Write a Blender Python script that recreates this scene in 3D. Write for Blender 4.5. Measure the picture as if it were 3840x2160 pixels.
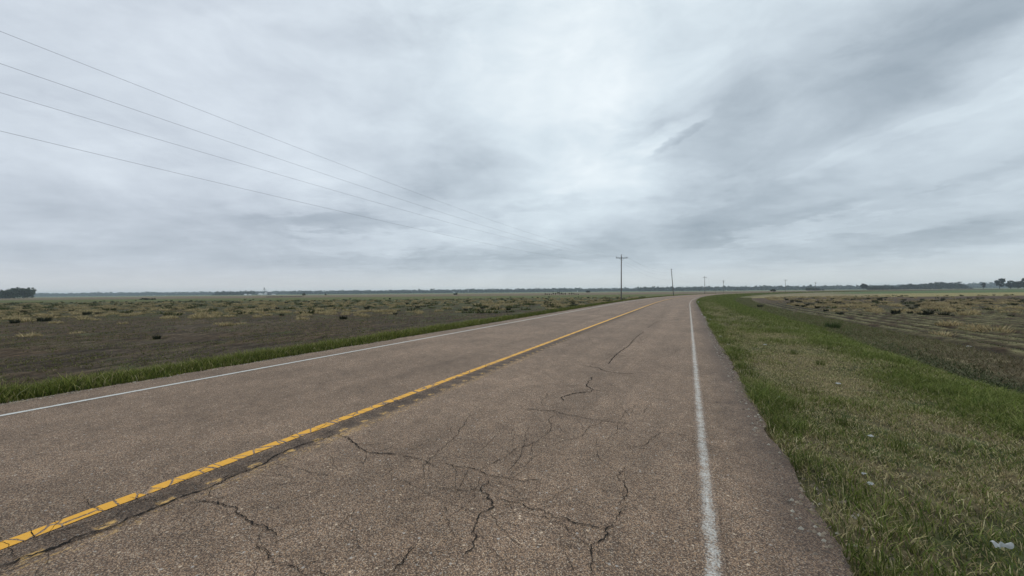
import bpy, math, random
import numpy as np
from mathutils import Matrix, Vector, noise as mnoise

for o in list(bpy.data.objects):
    bpy.data.objects.remove(o)
R = math.radians
sc = bpy.context.scene
COL = sc.collection
random.seed(7)
rng = np.random.default_rng(11)

# ------------------------------------------------------------------ camera
EYE = 1.45
PITCH, ROLL, LENS = 0.586, -0.524, 13.5
cam_d = bpy.data.cameras.new('camera')
cam = bpy.data.objects.new('camera', cam_d)
COL.objects.link(cam)
cam_d.lens = LENS; cam_d.sensor_width = 36
cam_d.clip_start = 0.05; cam_d.clip_end = 20000
CM = Matrix.Rotation(R(90 + PITCH), 4, 'X') @ Matrix.Rotation(R(ROLL), 4, 'Z')
cam.matrix_world = Matrix.Translation((0, 0, EYE)) @ CM
sc.camera = cam
FP = LENS / 36 * 3840                                # focal length in photo pixels

def ray(px, py):
    """direction of a photo point (3840 wide) in the world"""
    d = CM.to_3x3() @ Vector(((px - 1920) / FP, -(py - 1080) / FP, -1.0))
    return d

def G(px, py, z=0.0):
    """where a photo point meets the level z"""
    d = ray(px, py)
    k = (z - EYE) / d.z
    return Vector((d.x * k, d.y * k, z))

def AT(px, Y, z=0.0):
    """the spot of depth Y in the direction of photo column px (at horizon height)"""
    d = ray(px, 1113 - 0.0092 * px)
    return Vector((d.x / d.y * Y, Y, z))

# ------------------------------------------------------------------ sun
SUN_EL, SUN_AZ = 52, 12
sun_d = bpy.data.lights.new('sun', 'SUN')
sun_d.energy = 0.9; sun_d.angle = R(20); sun_d.color = (1.0, 0.94, 0.87)
sun = bpy.data.objects.new('sun', sun_d); COL.objects.link(sun)
sd = Vector((math.sin(R(SUN_AZ)) * math.cos(R(SUN_EL)), math.cos(R(SUN_AZ)) * math.cos(R(SUN_EL)), math.sin(R(SUN_EL))))
sun.rotation_euler = sd.to_track_quat('Z', 'Y').to_euler()
sun.location = (0, 0, 30)

# ------------------------------------------------------------------ exposure
sc.view_settings.view_transform = 'Standard'
sc.view_settings.look = 'None'
sc.view_settings.exposure = 0.12
sc.view_settings.gamma = 1.0
sc.view_settings.use_curve_mapping = False
sc.cycles.volume_bounces = 1
sc.cycles.max_bounces = 5
sc.cycles.transparent_max_bounces = 8
sc.cycles.sample_clamp_indirect = 6

# ------------------------------------------------------------------ node helper
class NT:
    def __init__(s, nt): s.nt = nt
    def n(s, typ, **kw):
        nd = s.nt.nodes.new(typ)
        for k, v in kw.items():
            if k.startswith('i_'): nd.inputs[k[2:].replace('_', ' ')].default_value = v
            else: setattr(nd, k, v)
        return nd
    def link(s, a, b): s.nt.links.new(a, b)
    def put(s, sock, v):
        if isinstance(v, bpy.types.NodeSocket): s.link(v, sock)
        else: sock.default_value = v
    def math(s, op, a, b=0.0, c=None, clamp=False):
        nd = s.nt.nodes.new('ShaderNodeMath'); nd.operation = op; nd.use_clamp = clamp
        s.put(nd.inputs[0], a); s.put(nd.inputs[1], b)
        if c is not None: s.put(nd.inputs[2], c)
        return nd.outputs[0]
    def mix(s, f, a, b, blend='MIX'):
        nd = s.nt.nodes.new('ShaderNodeMix'); nd.data_type = 'RGBA'; nd.blend_type = blend
        s.put(nd.inputs[0], f); s.put(nd.inputs[6], a); s.put(nd.inputs[7], b)
        return nd.outputs[2]
    def ramp(s, f, stops, interp='LINEAR'):
        nd = s.nt.nodes.new('ShaderNodeValToRGB'); cr = nd.color_ramp; cr.interpolation = interp
        while len(cr.elements) < len(stops): cr.elements.new(0.5)
        for e, (p, c) in zip(cr.elements, stops):
            e.position = p; e.color = (*c, 1) if len(c) == 3 else c
        s.put(nd.inputs[0], f); return nd.outputs[0]
    def rng(s, v, a, b, c=0.0, d=1.0, smooth=False):
        nd = s.nt.nodes.new('ShaderNodeMapRange')
        if smooth: nd.interpolation_type = 'SMOOTHSTEP'
        s.put(nd.inputs[0], v)
        for i, x in enumerate((a, b, c, d)): s.put(nd.inputs[1 + i], x)
        return nd.outputs[0]
    def noise(s, vec, scale, detail=3, rough=0.5, dist=0.0, out=0):
        nd = s.nt.nodes.new('ShaderNodeTexNoise')
        if vec is not None: s.link(vec, nd.inputs['Vector'])
        nd.inputs['Scale'].default_value = scale; nd.inputs['Detail'].default_value = detail
        nd.inputs['Roughness'].default_value = rough; nd.inputs['Distortion'].default_value = dist
        return nd.outputs[out]
    def mapping(s, vec, loc=(0, 0, 0), rot=(0, 0, 0), scale=(1, 1, 1), typ='POINT'):
        nd = s.nt.nodes.new('ShaderNodeMapping'); nd.vector_type = typ
        s.link(vec, nd.inputs[0])
        nd.inputs[1].default_value = loc; nd.inputs[2].default_value = rot; nd.inputs[3].default_value = scale
        return nd.outputs[0]
    def vmath(s, op, a, b=None):
        nd = s.nt.nodes.new('ShaderNodeVectorMath'); nd.operation = op
        s.put(nd.inputs[0], a)
        if b is not None: s.put(nd.inputs[1], b)
        return nd.outputs[0] if op not in ('LENGTH', 'DOT_PRODUCT') else nd.outputs[1]

# ------------------------------------------------------------------ sky: overcast cloud sheet over a physical sky
world = bpy.data.worlds.new('World'); sc.world = world; world.use_nodes = True
W = NT(world.node_tree); world.node_tree.nodes.clear()
out = W.n('ShaderNodeOutputWorld'); bg = W.n('ShaderNodeBackground'); W.link(bg.outputs[0], out.inputs[0])
sky = W.n('ShaderNodeTexSky'); sky.sky_type = 'NISHITA'; sky.sun_disc = False
sky.sun_elevation = R(SUN_EL); sky.sun_rotation = R(SUN_AZ)
tc = W.n('ShaderNodeTexCoord'); D = tc.outputs['Generated']
sp = W.n('ShaderNodeSeparateXYZ'); W.link(D, sp.inputs[0])
zc = W.math('MAXIMUM', sp.outputs[2], 0.0)
azs = W.math('ARCTAN2', sp.outputs[0], sp.outputs[1]); els = W.math('ARCSINE', sp.outputs[2])
ae = W.n('ShaderNodeCombineXYZ'); W.link(azs, ae.inputs[0]); W.link(els, ae.inputs[1]); AE = ae.outputs[0]
# the cloud sheet: direction projected on a level plane
den = W.math('ADD', zc, 0.10)
pl = W.n('ShaderNodeCombineXYZ')
W.link(W.math('DIVIDE', sp.outputs[0], den), pl.inputs[0]); W.link(W.math('DIVIDE', sp.outputs[1], den), pl.inputs[1])
PL = pl.outputs[0]
# a wobble so that the banks have torn outlines
wn = W.noise(PL, 1.9, 7, 0.60, 0.0, out=1)
wob = W.vmath('MULTIPLY', W.vmath('SUBTRACT', wn, (0.5, 0.5, 0.5)), (0.20, 0.11, 0.0))
AEW = W.vmath('ADD', AE, wob)
# cloud banks: photo-scale position, radii in degrees-ish pixels, tilt, lift or drop in brightness
BANKS = [  # cx, cy, rx, ry, tilt, amp     (2576-wide coordinates, converted to azimuth and elevation)
    (1380, 60, 400, 420, 0, 0.24), (1450, 330, 230, 300, 0, 0.16), (1500, 470, 330, 90, 8, 0.20), (700, 330, 330, 90, -30, 0.10),
    (1230, 240, 160, 60, -20, 0.10), (1330, 130, 60, 200, -15, 0.10), (1560, 420, 200, 40, 20, 0.12), (1480, 475, 160, 60, 5, 0.12), (180, 390, 260, 80, 0, 0.14), (230, 80, 160, 140, 0, 0.08), (1000, 20, 380, 110, 0, -0.12), (60, 60, 220, 160, 0, -0.14),
    (1950, 260, 620, 190, 20, -0.34), (2480, 40, 620, 170, 12, -0.42), (1650, 300, 170, 110, 25, -0.16),
    (2420, 170, 360, 80, 20, -0.22), (2250, 300, 620, 60, 17, 0.15), (1900, 500, 420, 110, 14, -0.34),
    (2350, 460, 520, 60, 14, -0.14), (2300, 400, 560, 40, 15, 0.16), (2420, 530, 420, 32, 8, 0.12), (1750, 620, 760, 110, 4, -0.24),
    (2050, 635, 420, 45, 5, -0.16), (1080, 430, 300, 120, 20, -0.24), (1300, 450, 240, 80, 10, -0.22), (1340, 520, 170, 40, 5, -0.12),
    (870, 560, 330, 48, 2, -0.30), (830, 590, 300, 50, 4, -0.10), (1150, 655, 560, 50, 2, -0.28), (420, 640, 800, 150, 0, -0.20),
    (250, 580, 520, 90, 0, -0.12), (150, 260, 300, 60, 8, -0.10), (1680, 345, 120, 26, 15, 0.22), (1700, 355, 70, 16, 20, -0.25),
    (1500, 605, 360, 30, 3, -0.14), (1450, 415, 260, 60, 30, 0.10), (1120, 620, 260, 60, 0, 0.12), (1050, 560, 160, 50, 0, 0.08),
    (2480, 590, 340, 36, 5, -0.16), (640, 180, 420, 130, -25, -0.05), (500, 480, 400, 90, -10, 0.02), (1500, 150, 130, 260, 0, 0.10),
]
L = None
def px_dir(cx, cy):
    d = ray(cx * 3840 / 2576, cy * 3840 / 2576).normalized()
    return math.atan2(d.x, d.y), math.asin(d.z)
for cx, cy, rx, ry, tilt, amp in BANKS:
    a, e = px_dir(cx, cy)
    k = 2576 / 3840 * FP
    sa = rx / k * math.cos(a) ** 2 * 1.55; se = ry / k * math.cos(a) * math.cos(e) ** 2 * 1.55
    m = W.mapping(AEW, (a, e, 0), (0, 0, R(tilt)), (sa, se, 1), 'TEXTURE')
    g = W.n('ShaderNodeTexGradient', gradient_type='SPHERICAL'); W.link(m, g.inputs[0])
    g2 = W.rng(g.outputs[1], 0, 1, 0, amp * (0.60 if amp < 0 else 0.85), smooth=True)
    L = g2 if L is None else W.math('ADD', L, g2)
# banks with firmer outlines
for cx, cy, rx, ry, tilt, amp in [
    (2080, 225, 560, 165, 20, -0.15), (1770, 300, 180, 110, 35, -0.09), (2000, 490, 330, 75, 14, -0.15), (860, 566, 250, 26, 2, -0.13),
    (1340, 520, 130, 20, 4, -0.10), (1700, 322, 130, 20, 15, 0.12), (1712, 346, 70, 14, 18, -0.14), (2330, 318, 420, 24, 15, 0.11), (2150, 548, 460, 16, 9, 0.11),
    (1580, 462, 200, 44, 6, 0.12), (2120, 626, 340, 26, 3, -0.12), (1180, 658, 420, 18, 1, -0.09), (1000, 610, 260, 30, 2, 0.08), (2440, 470, 300, 22, 12, -0.10),
    (1150, 400, 150, 70, 30, -0.09), (1480, 250, 90, 200, -8, 0.08), (2450, 60, 380, 60, 12, -0.10), (560, 110, 200, 80, -10, 0.06), (950, 90, 240, 50, 8, -0.08)]:
    a, e = px_dir(cx, cy)
    k = 2576 / 3840 * FP
    sa = rx / k * math.cos(a) ** 2 * 1.3; se = ry / k * math.cos(a) * math.cos(e) ** 2 * 1.3
    g = W.n('ShaderNodeTexGradient', gradient_type='SPHERICAL'); W.link(W.mapping(AEW, (a, e, 0), (0, 0, R(tilt)), (sa, se, 1), 'TEXTURE'), g.inputs[0])
    L = W.math('ADD', L, W.rng(g.outputs[1], 0.08, 0.42, 0, amp * 0.95, smooth=True))
# streaks combed along one wind direction, and softer mottling
ms = W.mapping(PL, rot=(0, 0, R(-55)), scale=(0.34, 1.55, 1))
n1 = W.noise(ms, 1.1, 5, 0.5, 0.35)
n2 = W.noise(W.mapping(PL, loc=(3.1, 1.2, 0)), 0.9, 5, 0.55, 0.2)
n3 = W.noise(W.mapping(PL, rot=(0, 0, R(-40)), scale=(0.8, 1.9, 1)), 2.6, 7, 0.60, 0.6)
L = W.math('ADD', L, W.math('MULTIPLY', W.math('SUBTRACT', n1, 0.5), 0.18))
L = W.math('ADD', L, W.math('MULTIPLY', W.math('SUBTRACT', n2, 0.5), 0.40))
L = W.math('ADD', L, W.math('MULTIPLY', W.math('SUBTRACT', n3, 0.5), 0.20))
# brightness with height above the horizon: a paler strip low down, dull belt, bright above
base = W.ramp(W.math('DIVIDE', els, 1.0, clamp=True), [(0.0, (0.74,) * 3), (0.03, (0.70,) * 3), (0.09, (0.64,) * 3), (0.25, (0.79,) * 3), (0.6, (0.84,) * 3), (1.0, (0.82,) * 3)])
near_h = W.rng(els, 0.0, 0.10, 0.25, 1.0, smooth=True)
n4 = W.noise(W.mapping(PL, loc=(5, 2, 0), rot=(0, 0, R(-30)), scale=(1.0, 1.5, 1)), 7.0, 6, 0.62, 0.8)
pat = W.rng(W.noise(W.mapping(PL, loc=(9, 4, 0)), 1.5, 2, 0.5), 0.48, 0.66, 0.05, 1.0, smooth=True)
L = W.math('ADD', L, W.math('MULTIPLY', W.math('MULTIPLY', W.math('SUBTRACT', n4, 0.5), pat), 0.24))
n5 = W.noise(W.mapping(AE, loc=(2, 7, 0), rot=(0, 0, R(-14)), scale=(1.0, 2.0, 1)), 5.2, 7, 0.60, 0.4)
L = W.math('ADD', L, W.math('MULTIPLY', W.math('SUBTRACT', n5, 0.5), 0.80))
n6 = W.noise(W.mapping(AE, loc=(5, 3, 0), rot=(0, 0, R(-10)), scale=(1.0, 2.4, 1)), 13.0, 5, 0.6, 0.8)
L = W.math('ADD', L, W.math('MULTIPLY', W.math('SUBTRACT', n6, 0.5), W.math('MULTIPLY', pat, 0.36)))
L = W.math('ADD', W.math('MULTIPLY', L, near_h), base)
cc = W.ramp(W.math('DIVIDE', L, 1.4), [(0.0, (0.315, 0.37, 0.425)), (0.21, (0.42, 0.478, 0.535)), (0.45, (0.57, 0.635, 0.695)), (0.68, (0.71, 0.785, 0.84)), (1.0, (0.90, 0.95, 0.98))])
# a little lilac to the left, and warmth in the low strip
lil = W.rng(azs, -0.75, 0.1, 1.0, 0.0, smooth=True)
cc = W.mix(W.math('MULTIPLY', lil, 0.6), cc, W.mix(1.0, cc, (1.035, 0.975, 1.0, 1), 'MULTIPLY'))
warm = W.rng(els, 0.0, 0.075, 1.0, 0.0, smooth=True)
cc = W.mix(W.math('MULTIPLY', warm, 0.8), cc, W.mix(1.0, cc, (1.10, 1.02, 0.93, 1), 'MULTIPLY'))
cc10 = W.mix(1.0, cc, (9.1, 9.35, 9.42, 1), 'MULTIPLY')
fin = W.mix(0.95, sky.outputs[0], cc10)
W.link(fin, bg.inputs[0]); bg.inputs[1].default_value = 0.1

# ------------------------------------------------------------------ object helpers
def tag(o, label=None, cat=None, group=None, kind=None):
    if label: o['label'] = label
    if cat: o['category'] = cat
    if group: o['group'] = group
    if kind: o['kind'] = kind
    return o

def empty(name, loc=(0, 0, 0), rz=0.0):
    o = bpy.data.objects.new(name, None); COL.objects.link(o)
    o.location = loc; o.rotation_euler = (0, 0, rz); o.empty_display_size = 0.2
    return o

def np_mesh(name, V, F, mat=None, col=None, uv=None, smooth=False):
    """mesh from an (n,3) array and an (m,3|4) face array"""
    V = np.asarray(V, dtype=np.float32); F = np.asarray(F, dtype=np.int32)
    me = bpy.data.meshes.new(name)
    k = F.shape[1]
    me.vertices.add(len(V)); me.vertices.foreach_set('co', V.ravel())
    me.loops.add(F.size); me.loops.foreach_set('vertex_index', F.ravel())
    me.polygons.add(len(F)); me.polygons.foreach_set('loop_start', np.arange(0, F.size, k, dtype=np.int32))
    if col is not None:
        c = np.ones((len(V), 4), dtype=np.float32); c[:, :3] = col
        at = me.color_attributes.new('tint', 'FLOAT_COLOR', 'POINT'); at.data.foreach_set('color', c.ravel())
    if uv is not None:
        u = me.uv_layers.new(name='lane'); u.data.foreach_set('uv', np.asarray(uv, dtype=np.float32)[F.ravel()].ravel())
    me.polygons.foreach_set('use_smooth', np.full(len(F), smooth))
    me.update(calc_edges=True)
    me.validate()
    if mat: me.materials.append(mat)
    return me

def link(name, me, parent=None, loc=None):
    o = bpy.data.objects.new(name, me); COL.objects.link(o)
    if parent: o.parent = parent
    if loc is not None: o.location = loc
    return o

class MB:
    """collects simple solids for one mesh"""
    def __init__(s): s.v = []; s.f = []
    def add(s, V, F):
        b = len(s.v); s.v += [tuple(p) for p in V]; s.f += [tuple(i + b for i in f) for f in F]; return s
    def tube(s, pts, rad, n=8, cap=True):
        rad = rad if hasattr(rad, '__len__') else [rad] * len(pts)
        pts = [Vector(p) for p in pts]; V = []; F = []
        for i, p in enumerate(pts):
            t = (pts[min(i + 1, len(pts) - 1)] - pts[max(i - 1, 0)]).normalized()
            u = t.cross(Vector((0, 0, 1)) if abs(t.z) < 0.9 else Vector((1, 0, 0))).normalized(); w = t.cross(u)
            for j in range(n):
                a = 2 * math.pi * j / n
                V.append(p + (u * math.cos(a) + w * math.sin(a)) * rad[i])
        for i in range(len(pts) - 1):
            for j in range(n):
                F.append((i * n + j, i * n + (j + 1) % n, (i + 1) * n + (j + 1) % n, (i + 1) * n + j))
        if cap:
            F.append(tuple(range(n - 1, -1, -1))); F.append(tuple((len(pts) - 1) * n + j for j in range(n)))
        return s.add(V, F)
    def box(s, c, size, rz=0.0):
        x, y, z = [q / 2 for q in size]; m = Matrix.Rotation(rz, 3, 'Z')
        V = [Vector(c) + m @ Vector((a * x, b * y, d * z)) for a in (-1, 1) for b in (-1, 1) for d in (-1, 1)]
        return s.add(V, [(0, 1, 3, 2), (4, 6, 7, 5), (0, 4, 5, 1), (2, 3, 7, 6), (0, 2, 6, 4), (1, 5, 7, 3)])
    def lathe(s, prof, n=16, c=(0, 0, 0)):
        V = []; F = []
        for r, z in prof:
            for j in range(n):
                a = 2 * math.pi * j / n; V.append((c[0] + r * math.cos(a), c[1] + r * math.sin(a), c[2] + z))
        for i in range(len(prof) - 1):
            for j in range(n):
                F.append((i * n + j, i * n + (j + 1) % n, (i + 1) * n + (j + 1) % n, (i + 1) * n + j))
        F.append(tuple(range(n - 1, -1, -1))); F.append(tuple((len(prof) - 1) * n + j for j in range(n)))
        return s.add(V, F)
    def mesh(s, name, mat, smooth=False):
        me = bpy.data.meshes.new(name); me.from_pydata(s.v, [], s.f)
        if smooth: me.polygons.foreach_set('use_smooth', [True] * len(me.polygons))
        me.materials.append(mat); me.update(); return me
    def build(s, name, mat, parent=None, loc=None, smooth=False):
        return link(name, s.mesh(name, mat, smooth), parent, loc)

def copy_tree(o, parent=None):
    c = o.copy(); COL.objects.link(c); c.parent = parent
    for ch in [q for q in bpy.data.objects if q.parent == o]: copy_tree(ch, c)
    return c

# value noise in numpy
def _h(ix, iy, seed):
    n = (ix.astype(np.int64) * 374761393 + iy.astype(np.int64) * 668265263 + seed * 982451653) & 0x7fffffff
    n = ((n ^ (n >> 13)) * 1274126177) & 0x7fffffff
    n = n ^ (n >> 16)
    return (n & 0xffff) / 65535.0
def vnoise(x, y, seed=0):
    x = np.asarray(x, float); y = np.asarray(y, float)
    ix = np.floor(x); iy = np.floor(y); fx = x - ix; fy = y - iy
    fx = fx * fx * (3 - 2 * fx); fy = fy * fy * (3 - 2 * fy)
    a = _h(ix, iy, seed); b = _h(ix + 1, iy, seed); c = _h(ix, iy + 1, seed); d = _h(ix + 1, iy + 1, seed)
    return (a * (1 - fx) + b * fx) * (1 - fy) + (c * (1 - fx) + d * fx) * fy
def fbm(x, y, seed=0, oct=4):
    s = 0; a = 0.5; t = 0
    for i in range(oct):
        s = s + a * vnoise(x * 2 ** i + 17.3 * i, y * 2 ** i - 9.1 * i, seed + i); t += a; a *= 0.5
    return s / t
def sst(x, a, b):
    t = np.clip((np.asarray(x, float) - a) / (b - a), 0, 1); return t * t * (3 - 2 * t)
def mixc(c, col, m):
    return c * (1 - m[:, None]) + np.asarray(col)[None, :] * m[:, None]

# ------------------------------------------------------------------ the road's line: straight, then a long bend to the right
TH0 = R(24.68); T0, RAD, T1 = 43.0, 500.0, 400.0
n0 = np.array([-math.cos(TH0), math.sin(TH0)]); d0 = np.array([math.sin(TH0), math.cos(TH0)])
C0 = d0 * T0; OC = C0 - RAD * n0
PH1 = (T1 - T0) / RAD
def frame(t):
    t = np.asarray(t, float)
    ph = np.clip((t - T0) / RAD, 0, PH1); th = TH0 + ph
    nx, ny = -np.cos(th), np.sin(th)
    x = np.where(t < T0, d0[0] * t, OC[0] + RAD * nx); y = np.where(t < T0, d0[1] * t, OC[1] + RAD * ny)
    ex = np.maximum(t - T1, 0); x = x + ex * np.sin(th); y = y + ex * np.cos(th)
    return x, y, nx, ny
def P(t, a):
    x, y, nx, ny = frame(t); return x + a * nx, y + a * ny
def inv(x, y):
    x = np.asarray(x, float); y = np.asarray(y, float)
    s = x * d0[0] + y * d0[1]; a0 = x * n0[0] + y * n0[1]
    vx, vy = x - OC[0], y - OC[1]; rho = np.hypot(vx, vy)
    ph = np.arctan2(vx * d0[0] + vy * d0[1], vx * n0[0] + vy * n0[1])
    aa = rho - RAD; ta = T0 + ph * RAD
    th1 = TH0 + PH1; n1_ = np.array([-math.cos(th1), math.sin(th1)]); d1_ = np.array([math.sin(th1), math.cos(th1)])
    C1 = OC + RAD * n1_
    te = T1 + (x - C1[0]) * d1_[0] + (y - C1[1]) * d1_[1]; ae_ = (x - C1[0]) * n1_[0] + (y - C1[1]) * n1_[1]
    t = np.where(s < T0, s, np.where((ph > PH1) | (ph < 0), te, ta)); a = np.where(s < T0, a0, np.where((ph > PH1) | (ph < 0), ae_, aa))
    return t, a

A_R, A_Y, A_L = -0.10, 3.65, 7.62           # right edge line, yellow line, left edge line
E_R, E_L = -0.70, 8.42                      # pavement edges
def edge_r(t): return E_R - 0.03 - 0.10 * np.clip((np.asarray(t) - 8) / 25, 0, 1) - 0.07 * (fbm(t * 2.6, t * 0 + 3, 5) - 0.5) * 2 - 0.16 * (fbm(t * 0.35, t * 0 + 9, 6) - 0.5)
def edge_l(t): return E_L + 0.14 * (fbm(t * 2.0, t * 0 + 5, 8) - 0.5) * 2

# ------------------------------------------------------------------ terrain height
def height(x, y, t=None, a=None):
    if t is None: t, a = inv(x, y)
    prof_a = np.array([-4000, -60, -10.6, -9.0, -7.5, -6.5, -4.9, -3.8, -1.6, -0.86, -0.45, 8.1, 8.45, 9.1, 10.8, 12.5, 4000.])
    prof_z = np.array([-0.75, -0.75, -0.72, -0.85, -1.12, -1.15, -0.36, -0.14, -0.06, -0.02, -0.07, -0.07, -0.02, -0.08, -0.46, -0.55, -0.55])
    z = np.interp(a, prof_a, prof_z)
    shallow = np.interp(a, [-4000, -60, -10.6, -9.0, -7.5, -6.5, -4.9, -3.8, -1.6, -.72], [-.75, -.75, -.74, -.74, -.72, -.66, -.34, -.16, -.06, -.02])
    m = sst(t, 11, 26) * (a < -.72); z = z * (1 - m) + shallow * m
    off = sst(a, 8.7, 11.5) + sst(-a, 1.2, 3)
    z = z + off * (fbm(x * 0.5, y * 0.5, 3) - 0.5) * 0.09 + off * (fbm(x * 2.5, y * 2.5, 4, 2) - 0.5) * 0.035
    # low ridges between the furrows of the right hand field
    rows = sst(-a, 9.2, 9.8) * (1 - sst(y, 34, 46))
    lrow = sst(a, 13.5, 15) * (1 - sst(y, 26, 38)); z = z + lrow * (0.035 * np.cos(2 * np.pi * a / 1.12) + 0.05 * (fbm(t * 1.3, a * 3.0, 12, 3) - 0.5))
    z = z + rows * 0.085 * np.cos(2 * np.pi * a / 1.12)
    return z

# ------------------------------------------------------------------ ground colours (albedo)
SOIL = (0.070, 0.048, 0.030); SOILD = (0.036, 0.029, 0.022); GREEN = (0.075, 0.105, 0.036); OLIVE = (0.125, 0.130, 0.055)
TAN = (0.30, 0.235, 0.135); BROWN = (0.155, 0.118, 0.080); PALE = (0.22, 0.18, 0.14); CROP = (0.085, 0.125, 0.055)
def gcolor(x, y):
    t, a = inv(x, y)
    N = len(x)
    f1 = fbm(x * 0.25, y * 0.25, 21); f2 = fbm(x * 1.4, y * 1.4, 22); f3 = fbm(x * 0.04, y * 0.04, 23); f4 = fbm(t * 0.25, a * 2.2, 24)
    fs = fbm(x * 0.02, y * 0.25, 25)
    c = np.zeros((N, 3)) + np.array(SOIL)
    # ---- left field
    L_ = a > 3
    c = mixc(c, SOILD, sst(f4, 0.42, 0.62) * 0.85)
    c = mixc(c, (0.098, 0.076, 0.050), (0.5 + 0.5 * np.cos(2 * np.pi * a / 1.12)) ** 2 * (1 - sst(y, 24, 50)) * 0.45 * L_)
    c = mixc(c, (0.088, 0.070, 0.048), sst(f1, 0.55, 0.75) * 0.6)
    c = mixc(c, GREEN, sst(f2 + 0.5 * (f3 - 0.5) + 0.25 * sst(y, 20, 50), 0.52, 0.76) * 0.42)
    # pale strip of crust just beyond the left verge
    c = mixc(c, PALE, (sst(a, 10.9, 11.5) * (1 - sst(a, 13.0, 14.2)) * sst(t, 2, 10) * (1 - sst(t, 38, 60))) * sst(f4 + f2 - 0.5, 0.35, 0.6) * 0.75 * L_)
    m = sst(y + 14 * (fs - 0.5) * 2, 46, 85) * L_
    c = mixc(c, (0.075, 0.078, 0.034), m * sst(f1 * 0.5 + fs * 0.5, 0.42, 0.60) * 0.75)
    m = sst(y + 40 * (fs - 0.5), 112, 135) * L_
    c = mixc(c, (0.110, 0.125, 0.045), m * 0.8)
    m = sst(y + 60 * (fs - 0.5), 195, 225) * L_
    c = mixc(c, BROWN, m * 0.92)
    m = sst(y + 60 * (fs - 0.5), 330, 400) * L_ * sst(fbm(x * 0.004, y * 0.012, 31), 0.3, 0.6)
    c = mixc(c, (0.20, 0.17, 0.10), m * 0.7)
    m = sst(y + 200 * (fs - 0.5), 560, 760) * L_
    c = mixc(c, (0.13, 0.17, 0.08), m)
    # ---- right field
    Rr = 1 - sst(a, -6, -5)
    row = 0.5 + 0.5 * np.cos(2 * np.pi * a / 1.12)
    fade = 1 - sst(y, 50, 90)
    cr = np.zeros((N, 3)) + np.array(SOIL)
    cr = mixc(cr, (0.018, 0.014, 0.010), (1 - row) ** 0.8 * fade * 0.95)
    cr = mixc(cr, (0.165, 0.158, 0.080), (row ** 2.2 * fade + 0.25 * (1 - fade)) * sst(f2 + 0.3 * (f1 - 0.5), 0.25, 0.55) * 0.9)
    cr = mixc(cr, SOILD, sst(f1, 0.55, 0.75) * 0.35)
    cr = mixc(cr, (0.085, 0.062, 0.044), sst(y + 8 * (f3 - .5), 58, 72) * 0.85)
    ang = np.arctan2(x, np.maximum(y, 1e-3))
    nearroad = (1 - sst(ang, 0.72, 0.80))
    gold = sst(y + 14 * (fs - 0.5), 96, 108)
    cr = mixc(cr, (0.26, 0.225, 0.10), gold * 0.9)
    cr = mixc(cr, (0.19, 0.16, 0.10), nearroad * sst(y, 105, 135) * 0.8)
    cr = mixc(cr, (0.085, 0.125, 0.050), sst(y + 14 * (fs - 0.5), 158, 176) * sst(ang, 0.66, 0.74))
    cr = mixc(cr, (0.12, 0.145, 0.065), sst(y + 40 * (fs - 0.5), 300, 420))
    # near slopes: dry band and dark ditch weeds
    cr = mixc(cr, (0.185, 0.15, 0.098), sst(a, -9.6, -9.2) * sst(f2, 0.2, 0.5) * (1 - 0.75 * sst(t, 14, 26)) * 0.8)
    cr = mixc(cr, (0.062, 0.075, 0.036), sst(a + 0.9 * (f1 - 0.5), -8.1, -7.4) * (1 - 0.6 * sst(t, 12, 24)) * 0.9)
    cr = mixc(cr, (0.135, 0.130, 0.062), sst(t, 12, 26) * sst(a + 2.2 * (f1 - .5), -10.5, -8.0) * 0.85)
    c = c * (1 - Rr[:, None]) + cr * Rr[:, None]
    # ---- verges
    vr = sst(a, -6.6, -5.8) * (1 - sst(a, -0.6, -0.2))
    g = np.zeros((N, 3)) + np.array((0.120, 0.100, 0.056))
    g = mixc(g, (0.055, 0.065, 0.026), sst(f2 + 0.4 * sst(-a, 2.4, 3.6) , 0.35, 0.6))
    c = c * (1 - vr[:, None]) + g * vr[:, None]
    vl = sst(a, 8.1, 8.5) * (1 - sst(a + 0.7 * (f2 - .5), 10.7, 11.3))
    g = np.zeros((N, 3)) + np.array((0.24, 0.19, 0.135))
    g = mixc(g, (0.045, 0.055, 0.024), sst(a + 0.5 * (f2 - .5), 8.55, 8.85))
    c = c * (1 - vl[:, None]) + g * vl[:, None]
    return np.clip(c, 0, 1)

# ------------------------------------------------------------------ materials
def pmat(name, col=(0.5, 0.5, 0.5), rough=0.8, spec=0.3, metal=0.0):
    m = bpy.data.materials.new(name); m.use_nodes = True
    b = m.node_tree.nodes['Principled BSDF']
    b.inputs['Base Color'].default_value = (*col, 1); b.inputs['Roughness'].default_value = rough
    b.inputs['Specular IOR Level'].default_value = spec; b.inputs['Metallic'].default_value = metal
    return m, NT(m.node_tree), b

def bump(T, b, h, strength, dist):
    bp = T.n('ShaderNodeBump'); bp.inputs['Strength'].default_value = strength; bp.inputs['Distance'].default_value = dist
    T.link(h, bp.inputs['Height']); T.link(bp.outputs[0], b.inputs['Normal'])

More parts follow.
